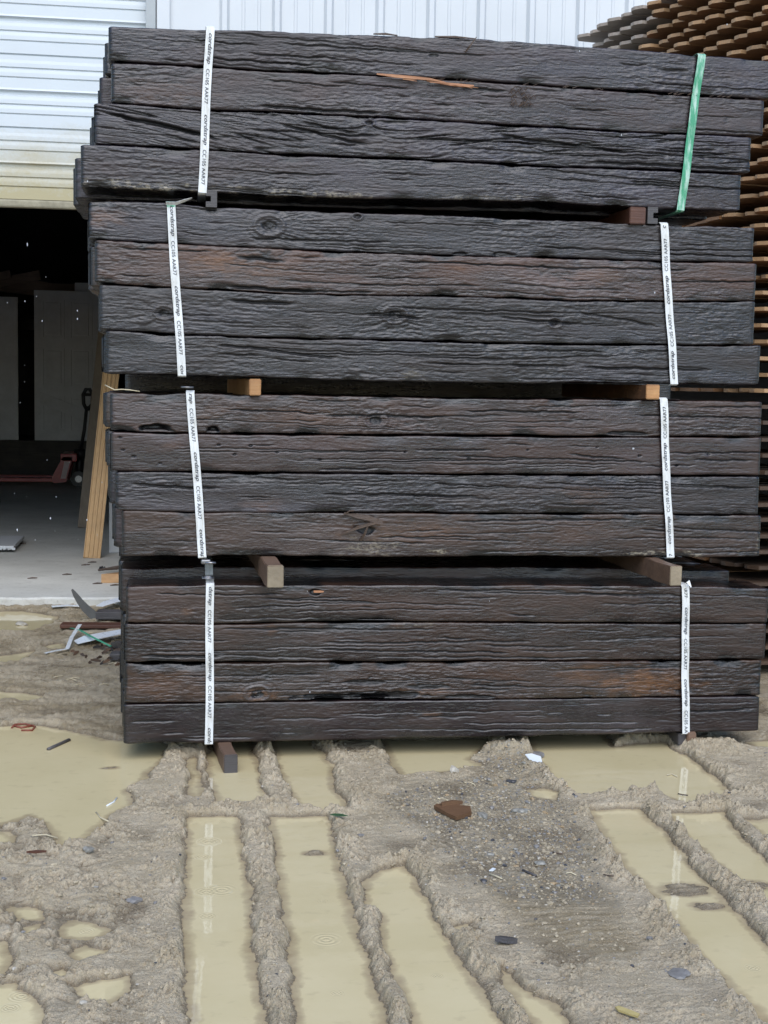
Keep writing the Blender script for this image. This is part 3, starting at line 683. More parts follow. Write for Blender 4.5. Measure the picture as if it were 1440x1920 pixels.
# ------------------------------------------------------------------ picket stack to the right
PA = np.array([3.065, 1.266]); PBv = np.array([2.723, 3.226]); PU = (PBv-PA)/np.linalg.norm(PBv-PA); PV = np.array([PU[1], -PU[0]])
PW, PT, PP = .138, .0185, .0818
def picket_mesh(seed, grey, wet=False):  # wet picks the wood with shade painted into its colour
    r_ = random.Random(seed); L = 1.83; c = .043+r_.uniform(-.006, .006); hw = PW/2-.003
    out = [(0, -hw+c*1.15), (c*.75, -hw), (L, -hw), (L, hw), (c*.75, hw), (0, hw-c*1.15)]
    bm = bmesh.new(); vs = [bm.verts.new((p[0], p[1], 0)) for p in out]; f = bm.faces.new(vs)
    e = bmesh.ops.extrude_face_region(bm, geom=[f]); bmesh.ops.translate(bm, vec=(0, 0, PT), verts=[g for g in e['geom'] if isinstance(g, bmesh.types.BMVert)])
    bmesh.ops.recalc_face_normals(bm, faces=bm.faces[:])
    me = bpy.data.meshes.new('picket'); bm.to_mesh(me); bm.free()
    me.materials.append(PICKET_GREY if grey else (PICKET_SHADE_TINT if wet else PICKET)); me.materials.append(PICKET_GREY if grey else (PICKET_SHADE_TINT if wet else PICKET_END))
    for p in me.polygons:
        if abs(p.normal.z) < .5 and p.center.x < 1: p.material_index = 1
    return me
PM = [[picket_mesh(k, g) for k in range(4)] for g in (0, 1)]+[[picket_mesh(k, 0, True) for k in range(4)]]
NB = 16; layers = []
z = 3.19-.0818*38; k = 0
while z < 3.75: layers.append(z); z += PP
ang = math.atan2(PV[1], PV[0]); nind = 0
rest = MB(); top_i = len(layers)
for li, z in enumerate(layers):
    for bi in range(NB):
        c = PA+PU*(PW*(bi+.5))+PV*random.uniform(-.025, .04)
        grey = bi >= 10 or (bi >= 8 and random.random() < .5)
        if bi == 0 and li % 7 == 3: c = c+PV*.02
        if bi < 3 or li >= top_i-12:
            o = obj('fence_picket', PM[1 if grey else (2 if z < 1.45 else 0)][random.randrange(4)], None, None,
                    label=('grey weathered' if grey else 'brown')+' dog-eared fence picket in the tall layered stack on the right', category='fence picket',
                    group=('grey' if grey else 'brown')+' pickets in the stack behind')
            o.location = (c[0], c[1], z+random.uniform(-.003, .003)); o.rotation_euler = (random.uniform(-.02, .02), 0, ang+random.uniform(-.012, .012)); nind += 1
        else:
            M_ = Matrix.Translation((c[0], c[1], z)) @ Matrix.Rotation(ang, 4, 'Z')
            rest.box((0, -PW/2+.003, 0), (1.83, PW/2-.003, PT), M=M_)
rest.build('fence_pickets', PICKET, None, kind='stuff', label='inner layers of brown fence pickets in the stack on the right', category='fence pickets')
STK = MB(); STK.box((0, -.02, 0), (NB*PW, .02, PP-PT-.004)); 
sm = mesh('batten', STK.v, STK.f)
sm.materials.append(BEARER_GREY)
for li, z in enumerate(layers[:-1]):
    for q in (.42, 1.4):
        c = PA+PV*(q+random.uniform(-.02, .02)); o = obj('spacer_batten', sm, None, None, label='grey spacer batten between layers of the fence picket stack', category='batten', group='battens in the picket stack')
        o.location = (c[0], c[1], z+PT+.002); o.rotation_euler = (0, 0, math.atan2(PU[1], PU[0]))

# ------------------------------------------------------------------ things in the doorway
FLUTED = lumber('fluted_tan_pine', (.62, .34, .12), (.76, .48, .21), .5, stretch=(30, 30, 2))
GREYPLANK = lumber('greyed_pine_plank', (.17, .125, .08), (.26, .20, .135), .6, stretch=(30, 30, 2))
WHITE_P = plain('off_white_panel', (.55, .56, .56), .5, .08, 6)
DULLWHITE = plain('dusty_white_door_paint', (.50, .51, .53), .5, .15, 4)
RED_P = plain('red_pallet_truck_paint', (.30, .03, .03), .4, .3, 12)
BLACK_P = plain('black_rubber', (.018, .018, .02), .5, .3, 15)
LABEL_P = plain('faded_pink_sticker', (.45, .34, .34), .5, .2, 8)
DARKWOOD = lumber('dark_old_boards', (.03, .025, .022), (.06, .05, .042), .7)
def leaning(name, b0, b1, t0, t1, dy, length, prof_d, label, mat, flutes=0):
    a = Vector(at_z(*b0, ZS)); b = Vector(at_z(*b1, ZS)); yb = a.y
    w_ = abs(b.x-a.x)
    c = (a+b)/2; topc = Vector((float(at_y((t0[0]+t1[0])/2, (t0[1]+t1[1])/2, yb+dy)[0]), yb+dy, float(at_y((t0[0]+t1[0])/2, (t0[1]+t1[1])/2, yb+dy)[2])))
    zax = (topc-c).normalized(); yax = Vector((0, 1, 0)); yax = (yax-zax*yax.dot(zax)).normalized(); xax = yax.cross(zax)
    M_ = Matrix((( xax.x, yax.x, zax.x, c.x), (xax.y, yax.y, zax.y, c.y), (xax.z, yax.z, zax.z, c.z+.004), (0, 0, 0, 1)))
    pr = [(-w_/2, prof_d), (-w_/2, 0)]
    if flutes:
        for k in range(flutes):
            x0 = -w_/2+w_*(k+.18)/flutes; x1 = -w_/2+w_*(k+.82)/flutes
            pr += [(x0, 0), (x0+.003, .006), (x1-.003, .006), (x1, 0)]
    pr += [(w_/2, 0), (w_/2, prof_d)]
    mb = MB(); mb.prism(pr, 2, 0, length, M=M_); return mb.build(name, mat, None, label=label, category='board')
leaning('fluted_board', (157, 1045), (187, 1049), (196, 720), (216, 720), .35, 2.1, .035, 'tan fluted board leaning just inside the doorway beside the stack', FLUTED, 4)
leaning('leaning_plank', (147, 988), (178, 992), (183, 690), (204, 690), .4, 2.2, .03, 'greyish plank leaning behind the tan fluted board', GREYPLANK)
mb = MB(); p0 = at_z(213, 1036, ZS); mb.box((p0[0]-.035, p0[1]-.02, ZS+.002), (p0[0]+.12, p0[1]+.06, ZS+.42), b=.003)
mb.build('white_offcut', WHITE_P, None, label='narrow white offcut standing on the slab between fluted board and stack', category='offcut')
# white panel lying on the slab
a = at_z(26, 1034, ZS+.01); mb = MB()
mb.box((a[0]-1.1, a[1], ZS+.025), (a[0], a[1]+.75, ZS+.055), b=.004)
for k in range(40): 
    x = a[0]-random.uniform(0, .6); mb.box((x, a[1]-.006, ZS+.022), (x+random.uniform(.01, .03), a[1]+.004, ZS+.03+random.uniform(0, .012)))
mb.build('white_sheet', WHITE_P, None, label='white panel lying flat on the concrete at the left edge', category='panel')
# broken wood piece on the slab edge
M_OFF = lumber('broken_pine_offcut', (.50, .27, .12), (.64, .40, .20), .55, stretch=(3, 30, 30))
a = at_z(184, 1094, ZS); b = at_z(236, 1092, ZS); mb = MB()
mb.prism([(0, 0), (.10, -.012), (.55, -.012), (.55, .13), (.13, .10), (.03, .03)], 2, 0, .06, M=Matrix.Translation((a[0]+.02, a[1]+.02, ZS+.002)) @ Matrix.Rotation(rad(2), 4, 'Z'))
mb.build('broken_offcut', M_OFF, None, label='broken orange pine offcut lying on the concrete beside the stack', category='offcut')
mb = MB(); a2 = at_z(186, 1074, ZS); mb.tube([Vector(a2)+Vector((-.01, 0, .02)), Vector(a2)+Vector((.12, .01, .035)), Vector(a2)+Vector((.32, .02, .06))], [.006, .016, .014], 6)
for k in range(8):
    mb.box((a2[0]+random.uniform(-.05, .1), a2[1]+random.uniform(-.12, .02), ZS), (a2[0]+random.uniform(.1, .14), a2[1]+random.uniform(.03, .05), ZS+.008)) if False else None
mb.build('dark_splinter', SPLINT_DARK, None, label='grey splinter lying behind the broken orange offcut on the concrete', category='splinter')
mb = MB(); a3 = at_z(190, 1070, ZS)
for k in range(5): mb.tube([Vector(a3)+Vector((random.uniform(-.02, .02), random.uniform(-.02, .02), .002)), Vector(a3)+Vector((random.uniform(-.03, .03), random.uniform(-.02, .02), .03))], [.012, .006], 5)
mb.build('rubbish_clump', BLACK_P, None, label='small black clump of rubbish on the concrete', category='rubbish')
for q, (px, py) in enumerate(((172, 1055), (160, 1060), (125, 1078), (60, 1085), (40, 1020), (215, 1098), (182, 1095))):
    a = at_z(px, py, ZS); mb = MB(); mb.tube([Vector(a)+Vector((-.03, -.01, .004)), Vector(a)+Vector((.0, .0, .006)), Vector(a)+Vector((.035, .012, .004))], [.003, .007, .003], 5)
    mb.build('wood_chip', SPLINT_DARK, None, label='dark wood chip lying on the concrete floor of the doorway', category='wood chip', group='chips on the concrete floor')
# pallet truck
c = at_z(122, 914, ZS); PTK = empty('pallet_truck', (c[0], c[1], ZS), label='red pallet truck with black upright handle inside the dark doorway', category='pallet truck')
sc = float(np.linalg.norm(at_z(122, 914, ZS)-CAM))/FPX      # metres per px there
for yy in (0.0, .50):
    mb = MB(); mb.box((-1.35, yy-.08, .075), (-.14, yy+.08, .125), b=.008); mb.prism([(-.14, .06), (.02, .075), (.10, .40), (-.02, .40), (-.16, .14)], 1, yy-.08, yy+.08); mb.build('fork', RED_P, PTK)
mb = MB(); mb.box((-.05, -.08, .34), (.16, .58, .44), b=.012); mb.build('carriage', RED_P, PTK)
mb = MB(); mb.prism([(-.05, .12), (.015, .12), (.07, .34), (.0, .34)], 1, -.0835, -.081); mb.build('sticker', LABEL_P, PTK)
for yy in (.18, .32):
    mb = MB(); mb.tube([(0.16, yy-.03, .10), (0.16, yy+.03, .10)], .10, 20); w1 = mb.build('wheel', BLACK_P, PTK); 
    mb = MB(); mb.tube([(0.16, yy-.036, .10), (0.16, yy+.036, .10)], .045, 14); mb.build('rim', STEEL, w1)
mb = MB(); mb.tube([(.16, .25, .1), (.17, .25, .45)], .05, 10); mb.tube([(.10, .25, .42), (.24, .25, .42)], .07, 10); mb.build('pump', BLACK_P, PTK, smooth=True)
mb = MB(); mb.tube([(.17, .25, .42), (.23, .25, .75), (.26, .25, 1.05)], .022, 8); mb.build('shaft', BLACK_P, PTK, smooth=True)
mb = MB(); mb.tube([(.26, .25, 1.0), (.22, .25, 1.08), (.215, .25, 1.2), (.25, .25, 1.27), (.30, .25, 1.27), (.335, .25, 1.2), (.33, .25, 1.08), (.27, .25, 1.0)], .024, 8)
mb.tube([(.22, .25, 1.2), (.33, .25, 1.2)], .02, 8); mb.build('handle_grip', BLACK_P, PTK, smooth=True)
# door leaves stored on a low dark timber stack
YD = 15.0
zt_ = float(at_y(110, 826, YD)[2])
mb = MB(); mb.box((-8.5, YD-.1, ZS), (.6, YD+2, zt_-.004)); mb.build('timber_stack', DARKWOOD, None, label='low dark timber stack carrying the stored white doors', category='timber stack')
def door_leaf(x0p, x1p, top, bot, y, label, panels=True, hw=()):
    a = at_y(x0p, bot, y); b = at_y(x1p, top, y); o = empty('door_leaf', (a[0], y, zt_), label=label, category='door', group='doors stored in the warehouse')
    W = float(b[0]-a[0]); H = float(b[2]-zt_)
    mb = MB(); mb.box((0, 0, 0), (W, .04, H), b=.003); mb.build('slab', DULLWHITE, o)
    if panels:
        for r0, r1 in ((.06, .30), (.36, .62), (.68, .94)):
            for c0, c1 in ((.12, .46), (.54, .88)):
                mb = MB(); x0, x1, z0, z1 = W*c0, W*c1, H*r0, H*r1
                for u in ((x0, z0, x1, z0+.02), (x0, z1-.02, x1, z1), (x0, z0+.02, x0+.02, z1-.02), (x1-.02, z0+.02, x1, z1-.02)):
                    mb.box((u[0], -.022, u[1]), (u[2], -.001, u[3]))
                mb.box((x0+.05, -.02, z0+.05), (x1-.05, -.001, z1-.045), b=.004); mb.build('raised_panel', DULLWHITE, o)
    for z_ in hw:
        mb = MB(); mb.tube([(W*.55, -.012, H*z_), (W*.55, -.001, H*z_)], .028, 14); mb.build('bore_hole', BLACK_P, o)
    return o
door_leaf(-90, 33, 557, 830, YD+.05, 'dusty white door with two bore holes at the left edge of the doorway', False, ())
o = door_leaf(65, 188, 547, 820, YD, 'dusty white six panel door standing in the dark doorway')
mb = MB(); 
a = Vector(at_y(72, 735, YD-.2)); b = Vector(at_y(175, 775, YD-.2)); mb = MB()
mb.prism([(a.x, a.z-.0), (b.x, b.z), (b.x, b.z-.16), (a.x, a.z-.16)], 1, YD-.05, YD-.03)
mb.build('white_board', DULLWHITE, None, label='white board resting slantwise against the six panel door', category='board')
a = at_y(140, 530, YD+.1); mb = MB(); mb.box((a[0], YD+.1, zt_), (a[0]+.6, YD+.14, float(at_y(150, 530, YD+.1)[2])), b=.003)
mb.build('white_sheet_board', DULLWHITE, None, label='plain white sheet board standing behind the six panel door', category='board')
for k in range(7):
    x_ = -3.6+k*.42; mb = MB(); M_ = Matrix.Translation((x_, YD+.9+.06*k, zt_+2.15)) @ Matrix.Rotation(rad(random.uniform(-14, 10)), 4, 'Y')
    mb.box((-.9, 0, 0), (.9, .04, random.uniform(.1, .2)), M=M_); mb.build('stored_plank', BEARER, None, label='dim brown plank stored above the doors in the dark warehouse', category='plank', group='planks stored in the warehouse')
# rafters and dark racks at the back
for k in range(6):
    mb = MB(); mb.box((-8, 16+k*1.2, 2.2+.25*(k % 3)), (6, 16.2+k*1.2, 2.35+.25*(k % 3))); mb.build('storage_beam', DARKWOOD, None, label='dark storage beam high in the back of the warehouse', category='beam', group='beams in the warehouse')

# ------------------------------------------------------------------ ground, puddles
Z0 = 0.0
PUD = {
 'A': [(-60, 1362), (60, 1360), (130, 1370), (200, 1388), (300, 1390), (320, 1402), (300, 1428), (262, 1466), (240, 1482), (252, 1506), (212, 1530), (182, 1552), (160, 1575), (108, 1588), (92, 1548), (55, 1528), (20, 1542), (-60, 1550)],
 'A2': [(-40, 1560), (15, 1562), (28, 1574), (10, 1588), (-40, 1590)],
 'B': [(352, 1424), (364, 1420), (372, 1450), (380, 1488), (371, 1497), (358, 1490)],
 'C': [(386, 1388), (470, 1388), (480, 1430), (494, 1490), (502, 1513), (455, 1512), (411, 1506), (396, 1476), (390, 1440)],
 'D': [(510, 1386), (590, 1388), (604, 1412), (622, 1438), (623, 1480), (646, 1502), (654, 1524), (610, 1524), (568, 1515), (540, 1477), (524, 1436)],
 'E': [(353, 1533), (444, 1531), (455, 1602), (467, 1685), (472, 1780), (484, 1860), (494, 1930), (500, 2000), (362, 2000), (358, 1920), (349, 1845), (345, 1760), (349, 1650)],
 'F': [(511, 1534), (611, 1531), (621, 1560), (644, 1647), (655, 1700), (672, 1760), (697, 1830), (722, 1920), (742, 2000), (575, 2000), (562, 1920), (542, 1755), (520, 1630)],
 'G': [(760, 1624), (775, 1650), (803, 1695), (842, 1780), (892, 1845), (942, 1920), (985, 2000), (800, 2000), (780, 1920), (752, 1855), (722, 1780), (716, 1715), (686, 1705), (684, 1655), (712, 1632)],
 'H': [(940, 1818), (968, 1845), (1000, 1868), (1042, 1880), (1062, 1920), (1100, 2000), (1030, 2000), (1000, 1920), (965, 1880)],
 'I': [(985, 1378), (1130, 1378), (1150, 1400), (1245, 1392), (1262, 1400), (1298, 1426), (1345, 1462), (1372, 1490), (1296, 1512), (1222, 1484), (1170, 1494), (1080, 1494), (1046, 1470), (1016, 1435), (1000, 1405)],
 'J': [(1104, 1520), (1196, 1517), (1246, 1560), (1297, 1625), (1372, 1705), (1442, 1776), (1520, 1850), (1560, 2000), (1440, 1922), (1396, 1872), (1321, 1800), (1271, 1740), (1221, 1670), (1171, 1625), (1136, 1570)],
 'K': [(1250, 1526), (1356, 1523), (1382, 1560), (1442, 1622), (1540, 1700), (1540, 1790), (1442, 1697), (1370, 1640), (1296, 1575)],
 'L': [(1395, 1540), (1480, 1535), (1520, 1580), (1440, 1575)],
 'M': [(720, 1388), (915, 1386), (912, 1402), (880, 1425), (905, 1438), (850, 1446), (800, 1452), (760, 1456), (735, 1432)],
 'N1': [(20, 1706), (50, 1702), (78, 1708), (70, 1724), (36, 1727)], 'N2': [(118, 1742), (150, 1730), (202, 1742), (190, 1756), (150, 1762), (120, 1758)],
 'N3': [(130, 1792), (165, 1778), (202, 1780), (190, 1796), (150, 1802)], 'N4': [(82, 1828), (115, 1818), (138, 1828), (110, 1838)],
 'N5': [(140, 1850), (190, 1838), (240, 1830), (236, 1858), (205, 1882), (160, 1874)], 'N6': [(-60, 1850), (30, 1846), (62, 1872), (78, 1920), (90, 1990), (-60, 1990)],
 'N7': [(-40, 1770), (8, 1768), (16, 1800), (4, 1825), (-40, 1825)], 'N8': [(45, 1738), (72, 1733), (78, 1748), (50, 1752)],
 'O1': [(990, 1482), (1020, 1480), (1052, 1486), (1040, 1498), (1000, 1496)], 'P1': [(850, 1740), (880, 1735), (890, 1748), (860, 1755)],
 'Q1': [(-80, 1148), (40, 1146), (108, 1156), (96, 1172), (60, 1184), (20, 1188), (-80, 1190)], 'Q2': [(80, 1212), (115, 1206), (128, 1216), (100, 1222)], 'Q3': [(-60, 1236), (20, 1228), (64, 1220), (50, 1236), (10, 1246), (-60, 1250)],
 'Q4': [(-60, 1292), (40, 1300), (90, 1306), (60, 1318), (-60, 1316)],
 'R1': [(1400, 1392), (1480, 1388), (1500, 1404), (1420, 1406)],
}
RIM = set('BCDEFGHIJKL')
PW_ = {k: np.array([at_z(a, b, 0.0)[:2] for a, b in v]) for k, v in PUD.items()}
def seg(a, b, st): return np.linspace(a, b, max(2, int(round((b-a)/st)))+1)
def geo(a, b, n): return a+(b-a)*(np.linspace(0, 1, n)**2.6)
xs = np.concatenate([geo(-1.05, -60, 46)[::-1], seg(-1.05, 2.95, .0038)[1:], geo(2.95, 60, 46)[1:]])
ys = np.concatenate([geo(-2.6, -70, 46)[::-1], seg(-2.6, .22, .0038)[1:], seg(.22, YW+.1, .013)[1:], geo(YW+.1, 60, 30)[1:]])
GX, GY = np.meshgrid(xs, ys); gx = GX.ravel(); gy = GY.ravel()
act = (gx > -1.3) & (gx < 3.2) & (gy > -2.9) & (gy < YW+.3)
ai = np.nonzero(act)[0]; ax = gx[ai]; ay = gy[ai]
wx = ax+.010*perlin(ax*11, ay*11, 31)+.006*perlin(ax*34, ay*34, 32)
wy = ay+.010*perlin(ax*11, ay*11, 33)+.006*perlin(ax*34, ay*34, 34)
def worley(x, y, seed=0):
    xi = np.floor(x).astype(np.int64); yi = np.floor(y).astype(np.int64); best = np.full(x.shape, 9.); sz = np.zeros(x.shape)
    for dx in (-1, 0, 1):
        for dy in (-1, 0, 1):
            h = _P[(_P[(xi+dx+seed*7) & 4095]+yi+dy) & 4095]; h2 = _P[(h+1) & 4095]; h3 = _P[(h+2) & 4095]
            d = (x-(xi+dx+.1+.8*h/4096.))**2+(y-(yi+dy+.1+.8*h2/4096.))**2; r = .35+.5*h3/4096.
            d = np.sqrt(d)/r; m_ = d < best; best = np.where(m_, d, best); sz = np.where(m_, r, sz)
    return np.sqrt(np.clip(1-best**2, 0, 1))*sz
def sdf(poly, x, y):
    d = np.full(x.shape, 1e9); ins = np.zeros(x.shape, bool); n = len(poly)
    for i in range(n):
        a = poly[i]; b = poly[(i+1) % n]; e = b-a; wx_ = x-a[0]; wy_ = y-a[1]
        t = np.clip((wx_*e[0]+wy_*e[1])/(e@e), 0, 1); d = np.minimum(d, (wx_-e[0]*t)**2+(wy_-e[1]*t)**2)
        c = (a[1] <= y) != (b[1] <= y)
        with np.errstate(divide='ignore', invalid='ignore'):
            xc = a[0]+(y-a[1])/(b[1]-a[1])*e[0]
        ins ^= c & (x < xc)
    d = np.sqrt(d); return np.where(ins, -d, d)
D = np.full(ax.shape, .3); RD = np.full(ax.shape, .3)
for k, P in PW_.items():
    mg = .3; m_ = (wx > P[:, 0].min()-mg) & (wx < P[:, 0].max()+mg) & (wy > P[:, 1].min()-mg) & (wy < P[:, 1].max()+mg)
    idx = np.nonzero(m_)[0]
    if not len(idx): continue
    s = sdf(P, wx[idx], wy[idx]); D[idx] = np.minimum(D[idx], s)
    if k[0] in RIM: RD[idx] = np.minimum(RD[idx], s)
D = D+.004*perlin(ax*48, ay*48, 35)+.0045*perlin(ax*95, ay*95, 36)
GRAV = np.array([at_z(a, b, .02)[:2] for a, b in [(900, 1400), (985, 1405), (1010, 1450), (1060, 1500), (1110, 1590), (1150, 1690), (1010, 1690), (900, 1660), (830, 1580), (760, 1530), (720, 1490), (800, 1465), (910, 1450)]])
gs = sdf(GRAV, wx, wy); grav = sstep((.06-gs)/.10)
BRN = np.array([at_z(a, b, .02)[:2] for a, b in [(900, 1640), (1020, 1630), (1120, 1660), (1170, 1720), (1210, 1790), (1120, 1800), (1040, 1780), (960, 1720)]])
bs = sdf(BRN, wx, wy); brn = sstep((.05-bs)/.10)
far = sstep((ay-.15)/.4)
land = .017+.010*fbm(ax*2.6, ay*2.6, 41, 3)+.007*perlin(ax*9, ay*5, 44)
land = np.where(far > 0, land*(1-far)+far*(.018+.012*fbm(ax*3.5, ay*5, 46, 3)+.008*perlin(ax*13, ay*22, 47)+.006*perlin(ax*30, ay*30, 48)+.010*sstep((ay-2.8)/.9)), land)
rimw = np.exp(-((RD-.035)/.045)**2)*(RD < .3)
near = np.exp(-(np.clip(D, 0, 1)/.09)**2)
c1 = perlin(ax*26, ay*26, 51); c2 = perlin(ax*52, ay*52, 52); c3 = perlin(ax*105, ay*105, 53); c4 = 1-np.abs(perlin(ax*38, ay*38, 54))
w1 = worley(ax*38+.6*c2, ay*38+.6*c1, 3); w2 = worley(ax*72+.5*c3, ay*72, 5); w3 = worley(ax*118, ay*118, 8)
clump = .0040*c1+.0030*c2+.0022*c3+(.0065*(w1-.3)*(.4+1.2*np.clip(perlin(ax*4, ay*4, 66)+.3, 0, 1)))+.0090*(w2-.3)*np.clip(.6+c1, 0, 1)+.0080*(w3-.3)
bank = sstep((.15-ax)/.3)*sstep((-.45-ay)/.3)
patch = .25+1.1*sstep(.5+1.3*perlin(ax*6, ay*6, 97)+.6*perlin(ax*16, ay*16, 98))
rough_w = patch*(.46+.45*bank+.62*rimw+.2*near*(RD < .3)+.25*np.clip(perlin(ax*3, ay*3, 63), 0, 1))*(1-.35*grav)*(1-.55*brn)*(1-.2*far)
big = .5+.9*np.clip(.5+perlin(ax*5, ay*5, 61), 0, 1.2)
land = land+bank*(.012*perlin(ax*7, ay*7, 93)+.010*perlin(ax*15, ay*15, 94)-.012*np.clip(1-np.abs(perlin(ax*11, ay*9, 95))*6, 0, 1))
h_out = land*(1-.35*grav)+(.009*rimw*big*(.5+.8*patch))+clump*rough_w*1.3+.0012*perlin(ax*160, ay*160, 55)
# scraped streaks on the left bank and in the middle
stre = perlin(ax*9+ay*3, ay*60, 57); h_out = h_out+.0022*stre*(1-rimw)
h_out = np.maximum(h_out, .0025)*1.0
hh = np.where(D > 0, sstep(D/(.016+.035*np.clip(.3+perlin(ax*7, ay*7, 68)*1.3, 0, 1)))*h_out-.002, -.032*sstep(-D/(.05+.05*np.clip(.5+perlin(ax*3, ay*3, 99), 0, 1)))-.002)
# shoals just breaking the water
for px, py, rx, ry, hz in ((592, 1600, .075, .05, .006), (1285, 1668, .15, .10, .007), (1330, 1700, .10, .06, .006), (1225, 1500, .10, .05, .004), (860, 1470, .12, .05, .006), (1420, 1660, .1, .08, .004), (255, 1390, .10, .05, .004), (205, 1440, .08, .04, .002)):
    c = at_z(px, py); k = np.exp(-((ax-c[0])/rx)**2-((ay-c[1])/ry)**2)
    hh = np.where(D < .01, np.maximum(hh, (-.030+(.030+hz)*k)+.006*k*perlin(ax*18, ay*40, 71)+.003*k*perlin(ax*60, ay*90, 72)), hh)
# mounds by the stack foot
for px, py, r_, hz in ((940, 1408, .055, .055), (975, 1412, .05, .05), (495, 1405, .035, .03), (340, 1405, .06, .03), (380, 1404, .03, .02), (1115, 1390, .05, .03), (600, 1392, .06, .02), (1290, 1400, .06, .035), (1360, 1404, .1, .025), (985, 1440, .05, .02)):
    c = at_z(px, py, .01); k = np.exp(-((ax-c[0])**2+(ay-c[1])**2)/r_**2); hh = np.where(D > -.02, hh+hz*k*(1+.35*c1+.3*c2), hh)
lim = np.where((ay > -.02) & (ay < 1.1) & (ax > -.1) & (ax < 2.75), .048, 1.0); hh = np.minimum(hh, lim)
hfull = np.full(gx.shape, .016); hfull[ai] = hh
out = ~act; hfull[out] = .016+.012*fbm(gx[out]*.8, gy[out]*.8, 81, 3)
blend = (gy > YW-.02); hfull[blend] = -.03
V = np.stack([gx, gy, hfull], -1); nxg, nyg = len(xs), len(ys)
i = np.arange(nyg-1)[:, None]*nxg; j = np.arange(nxg-1)[None, :]
Q = np.stack([i+j, i+j+1, i+nxg+j+1, i+nxg+j], -1).reshape(-1, 4)
gm = quad_mesh('mud_ground', V, Q, True)
full = lambda a, d=0.0: (lambda f: (f.__setitem__(ai, a), f)[1])(np.full(gx.shape, d))
attr(gm, 'gravel', full(grav)); attr(gm, 'brown', full(np.clip(brn+far*sstep(.5+1.2*perlin(ax*2.5, ay*5, 91)), 0, 1)))
wet = np.clip(1.15-hh/(.012+.007*perlin(ax*6, ay*6, 69)), 0, 1); attr(gm, 'wet', full(wet, .3))
def mud_material():
    n = N('wet_silty_mud'); v = n.coord((1, 1, 1)); a = n.noise(v, 5, 6, .6); b = n.noise(v, 42, 6, .65); c5 = n.noise(v, 190, 4, .7); st = n.noise(n.coord((9, 45, 9)), 1, 5, .65)
    col = n.mix(n.ramp(a, .3, .7), (.415, .334, .215), (.575, .477, .334))
    col = n.mix(n.math('MULTIPLY', n.ramp(b, .5, .72), .55), col, (.60, .54, .41))
    col = n.mix(n.math('MULTIPLY', n.ramp(c5, .35, .62), -.0), col, (.1, .1, .1))
    dk = n.math('MULTIPLY', n.ramp(c5, .50, .34), .42); col = n.mix(dk, col, (.12, .10, .07))
    br = n.attr('brown'); gr = n.attr('gravel'); we = n.attr('wet')
    col = n.mix(n.math('MULTIPLY', br, n.math('MULTIPLY', n.ramp(st, .30, .60), .9)), col, (.27, .205, .115))
    vor = n.n('TexVoronoi', {'Scale': 120, 'Vector': v}); sp = n.n('SeparateColor', {0: vor.outputs['Color']})
    gcol = n.mix(sp.outputs[0], (.17, .14, .095), (.38, .33, .235)); gcol = n.mix(n.math('GREATER_THAN', sp.outputs[1], .9), gcol, (.19, .21, .22))
    col = n.mix(n.math('MULTIPLY', gr, n.math('MULTIPLY', n.ramp(b, .32, .55), .62)), col, gcol)
    col = n.mix(n.math('MULTIPLY', we, .8), col, (.165, .125, .075))
    sm = n.noise(v, 3.3, 4); rg = n.math('SUBTRACT', n.math('ADD', n.math('MULTIPLY', b, .30), n.math('MULTIPLY', n.ramp(sm, .35, .65), .28)), n.math('MULTIPLY', we, .2)); rg = n.math('MAXIMUM', n.math('ADD', rg, .10), .14)
    hgt = n.math('ADD', n.math('MULTIPLY', b, .5), n.math('MULTIPLY', c5, .5))
    spk = n.noise(v, 330, 2, .5); col = n.mix(n.math('MULTIPLY', n.ramp(spk, .60, .72), .55), col, (.55, .52, .45)); col = n.mix(n.math('MULTIPLY', n.ramp(spk, .40, .30), .5), col, (.10, .085, .06))
    hgt = n.math('ADD', hgt, n.math('MULTIPLY', spk, .35))
    return n.fin(**{'Base Color': col, 'Roughness': rg, 'Normal': n.bump(hgt, 1.0, .012), 'Specular IOR Level': .5})
obj('mud_ground', gm, mud_material(), kind='structure')

# water: one level sheet, only showing where the mud dips under it
RINGS = [(392, 1578, 26), (378, 1607, 18), (416, 1669, 34), (387, 1672, 26), (388, 1718, 20), (612, 1762, 34), (632, 1862, 16), (604, 1690, 14), (163, 1746, 18), (40, 1868, 26), (20, 1890, 20), (1412, 1815, 18), (365, 1545, 8), (418, 1541, 12), (560, 1850, 10), (820, 1830, 14), (700, 1900, 12)]
def water_material():
    n = N('muddy_puddle_water'); g = n.n('NewGeometry').outputs['Position']; v = n.coord((1, 1, 1))
    a = n.noise(v, 2.4, 5, .6); s = n.noise(n.coord((14, 22, 1)), 1, 5, .6)
    col = n.mix(n.ramp(a, .3, .7), (.575, .485, .280), (.635, .540, .325))
    col = n.mix(n.math('MULTIPLY', n.ramp(s, .58, .75), .25), col, (.27, .22, .14))
    col = n.mix(n.ramp(n.math('ADD', n.attr('depth'), n.math('MULTIPLY', n.math('SUBTRACT', s, .5), .010)), .009, .000), col, (.36, .285, .175))
    h = n.math('MULTIPLY', n.noise(v, 30, 2), .25)
    for px, py, r in RINGS:
        c = at_z(px, py); R = r/FPX*float(np.linalg.norm(c-CAM))
        d = n.n('VectorMath', {0: g, 1: tuple(map(float, c))}, operation='DISTANCE').outputs['Value']
        t = n.math('DIVIDE', d, R); fall = n.math('SUBTRACT', 1.0, t, True)
        wv = n.math('SINE', n.math('MULTIPLY', t, 21.0)); h = n.math('ADD', h, n.math('MULTIPLY', wv, n.math('MULTIPLY', fall, 1.6)))
    return n.fin(**{'Base Color': col, 'Roughness': .025, 'IOR': 1.46, 'Normal': n.bump(h, .4, .0016)})
st = 2
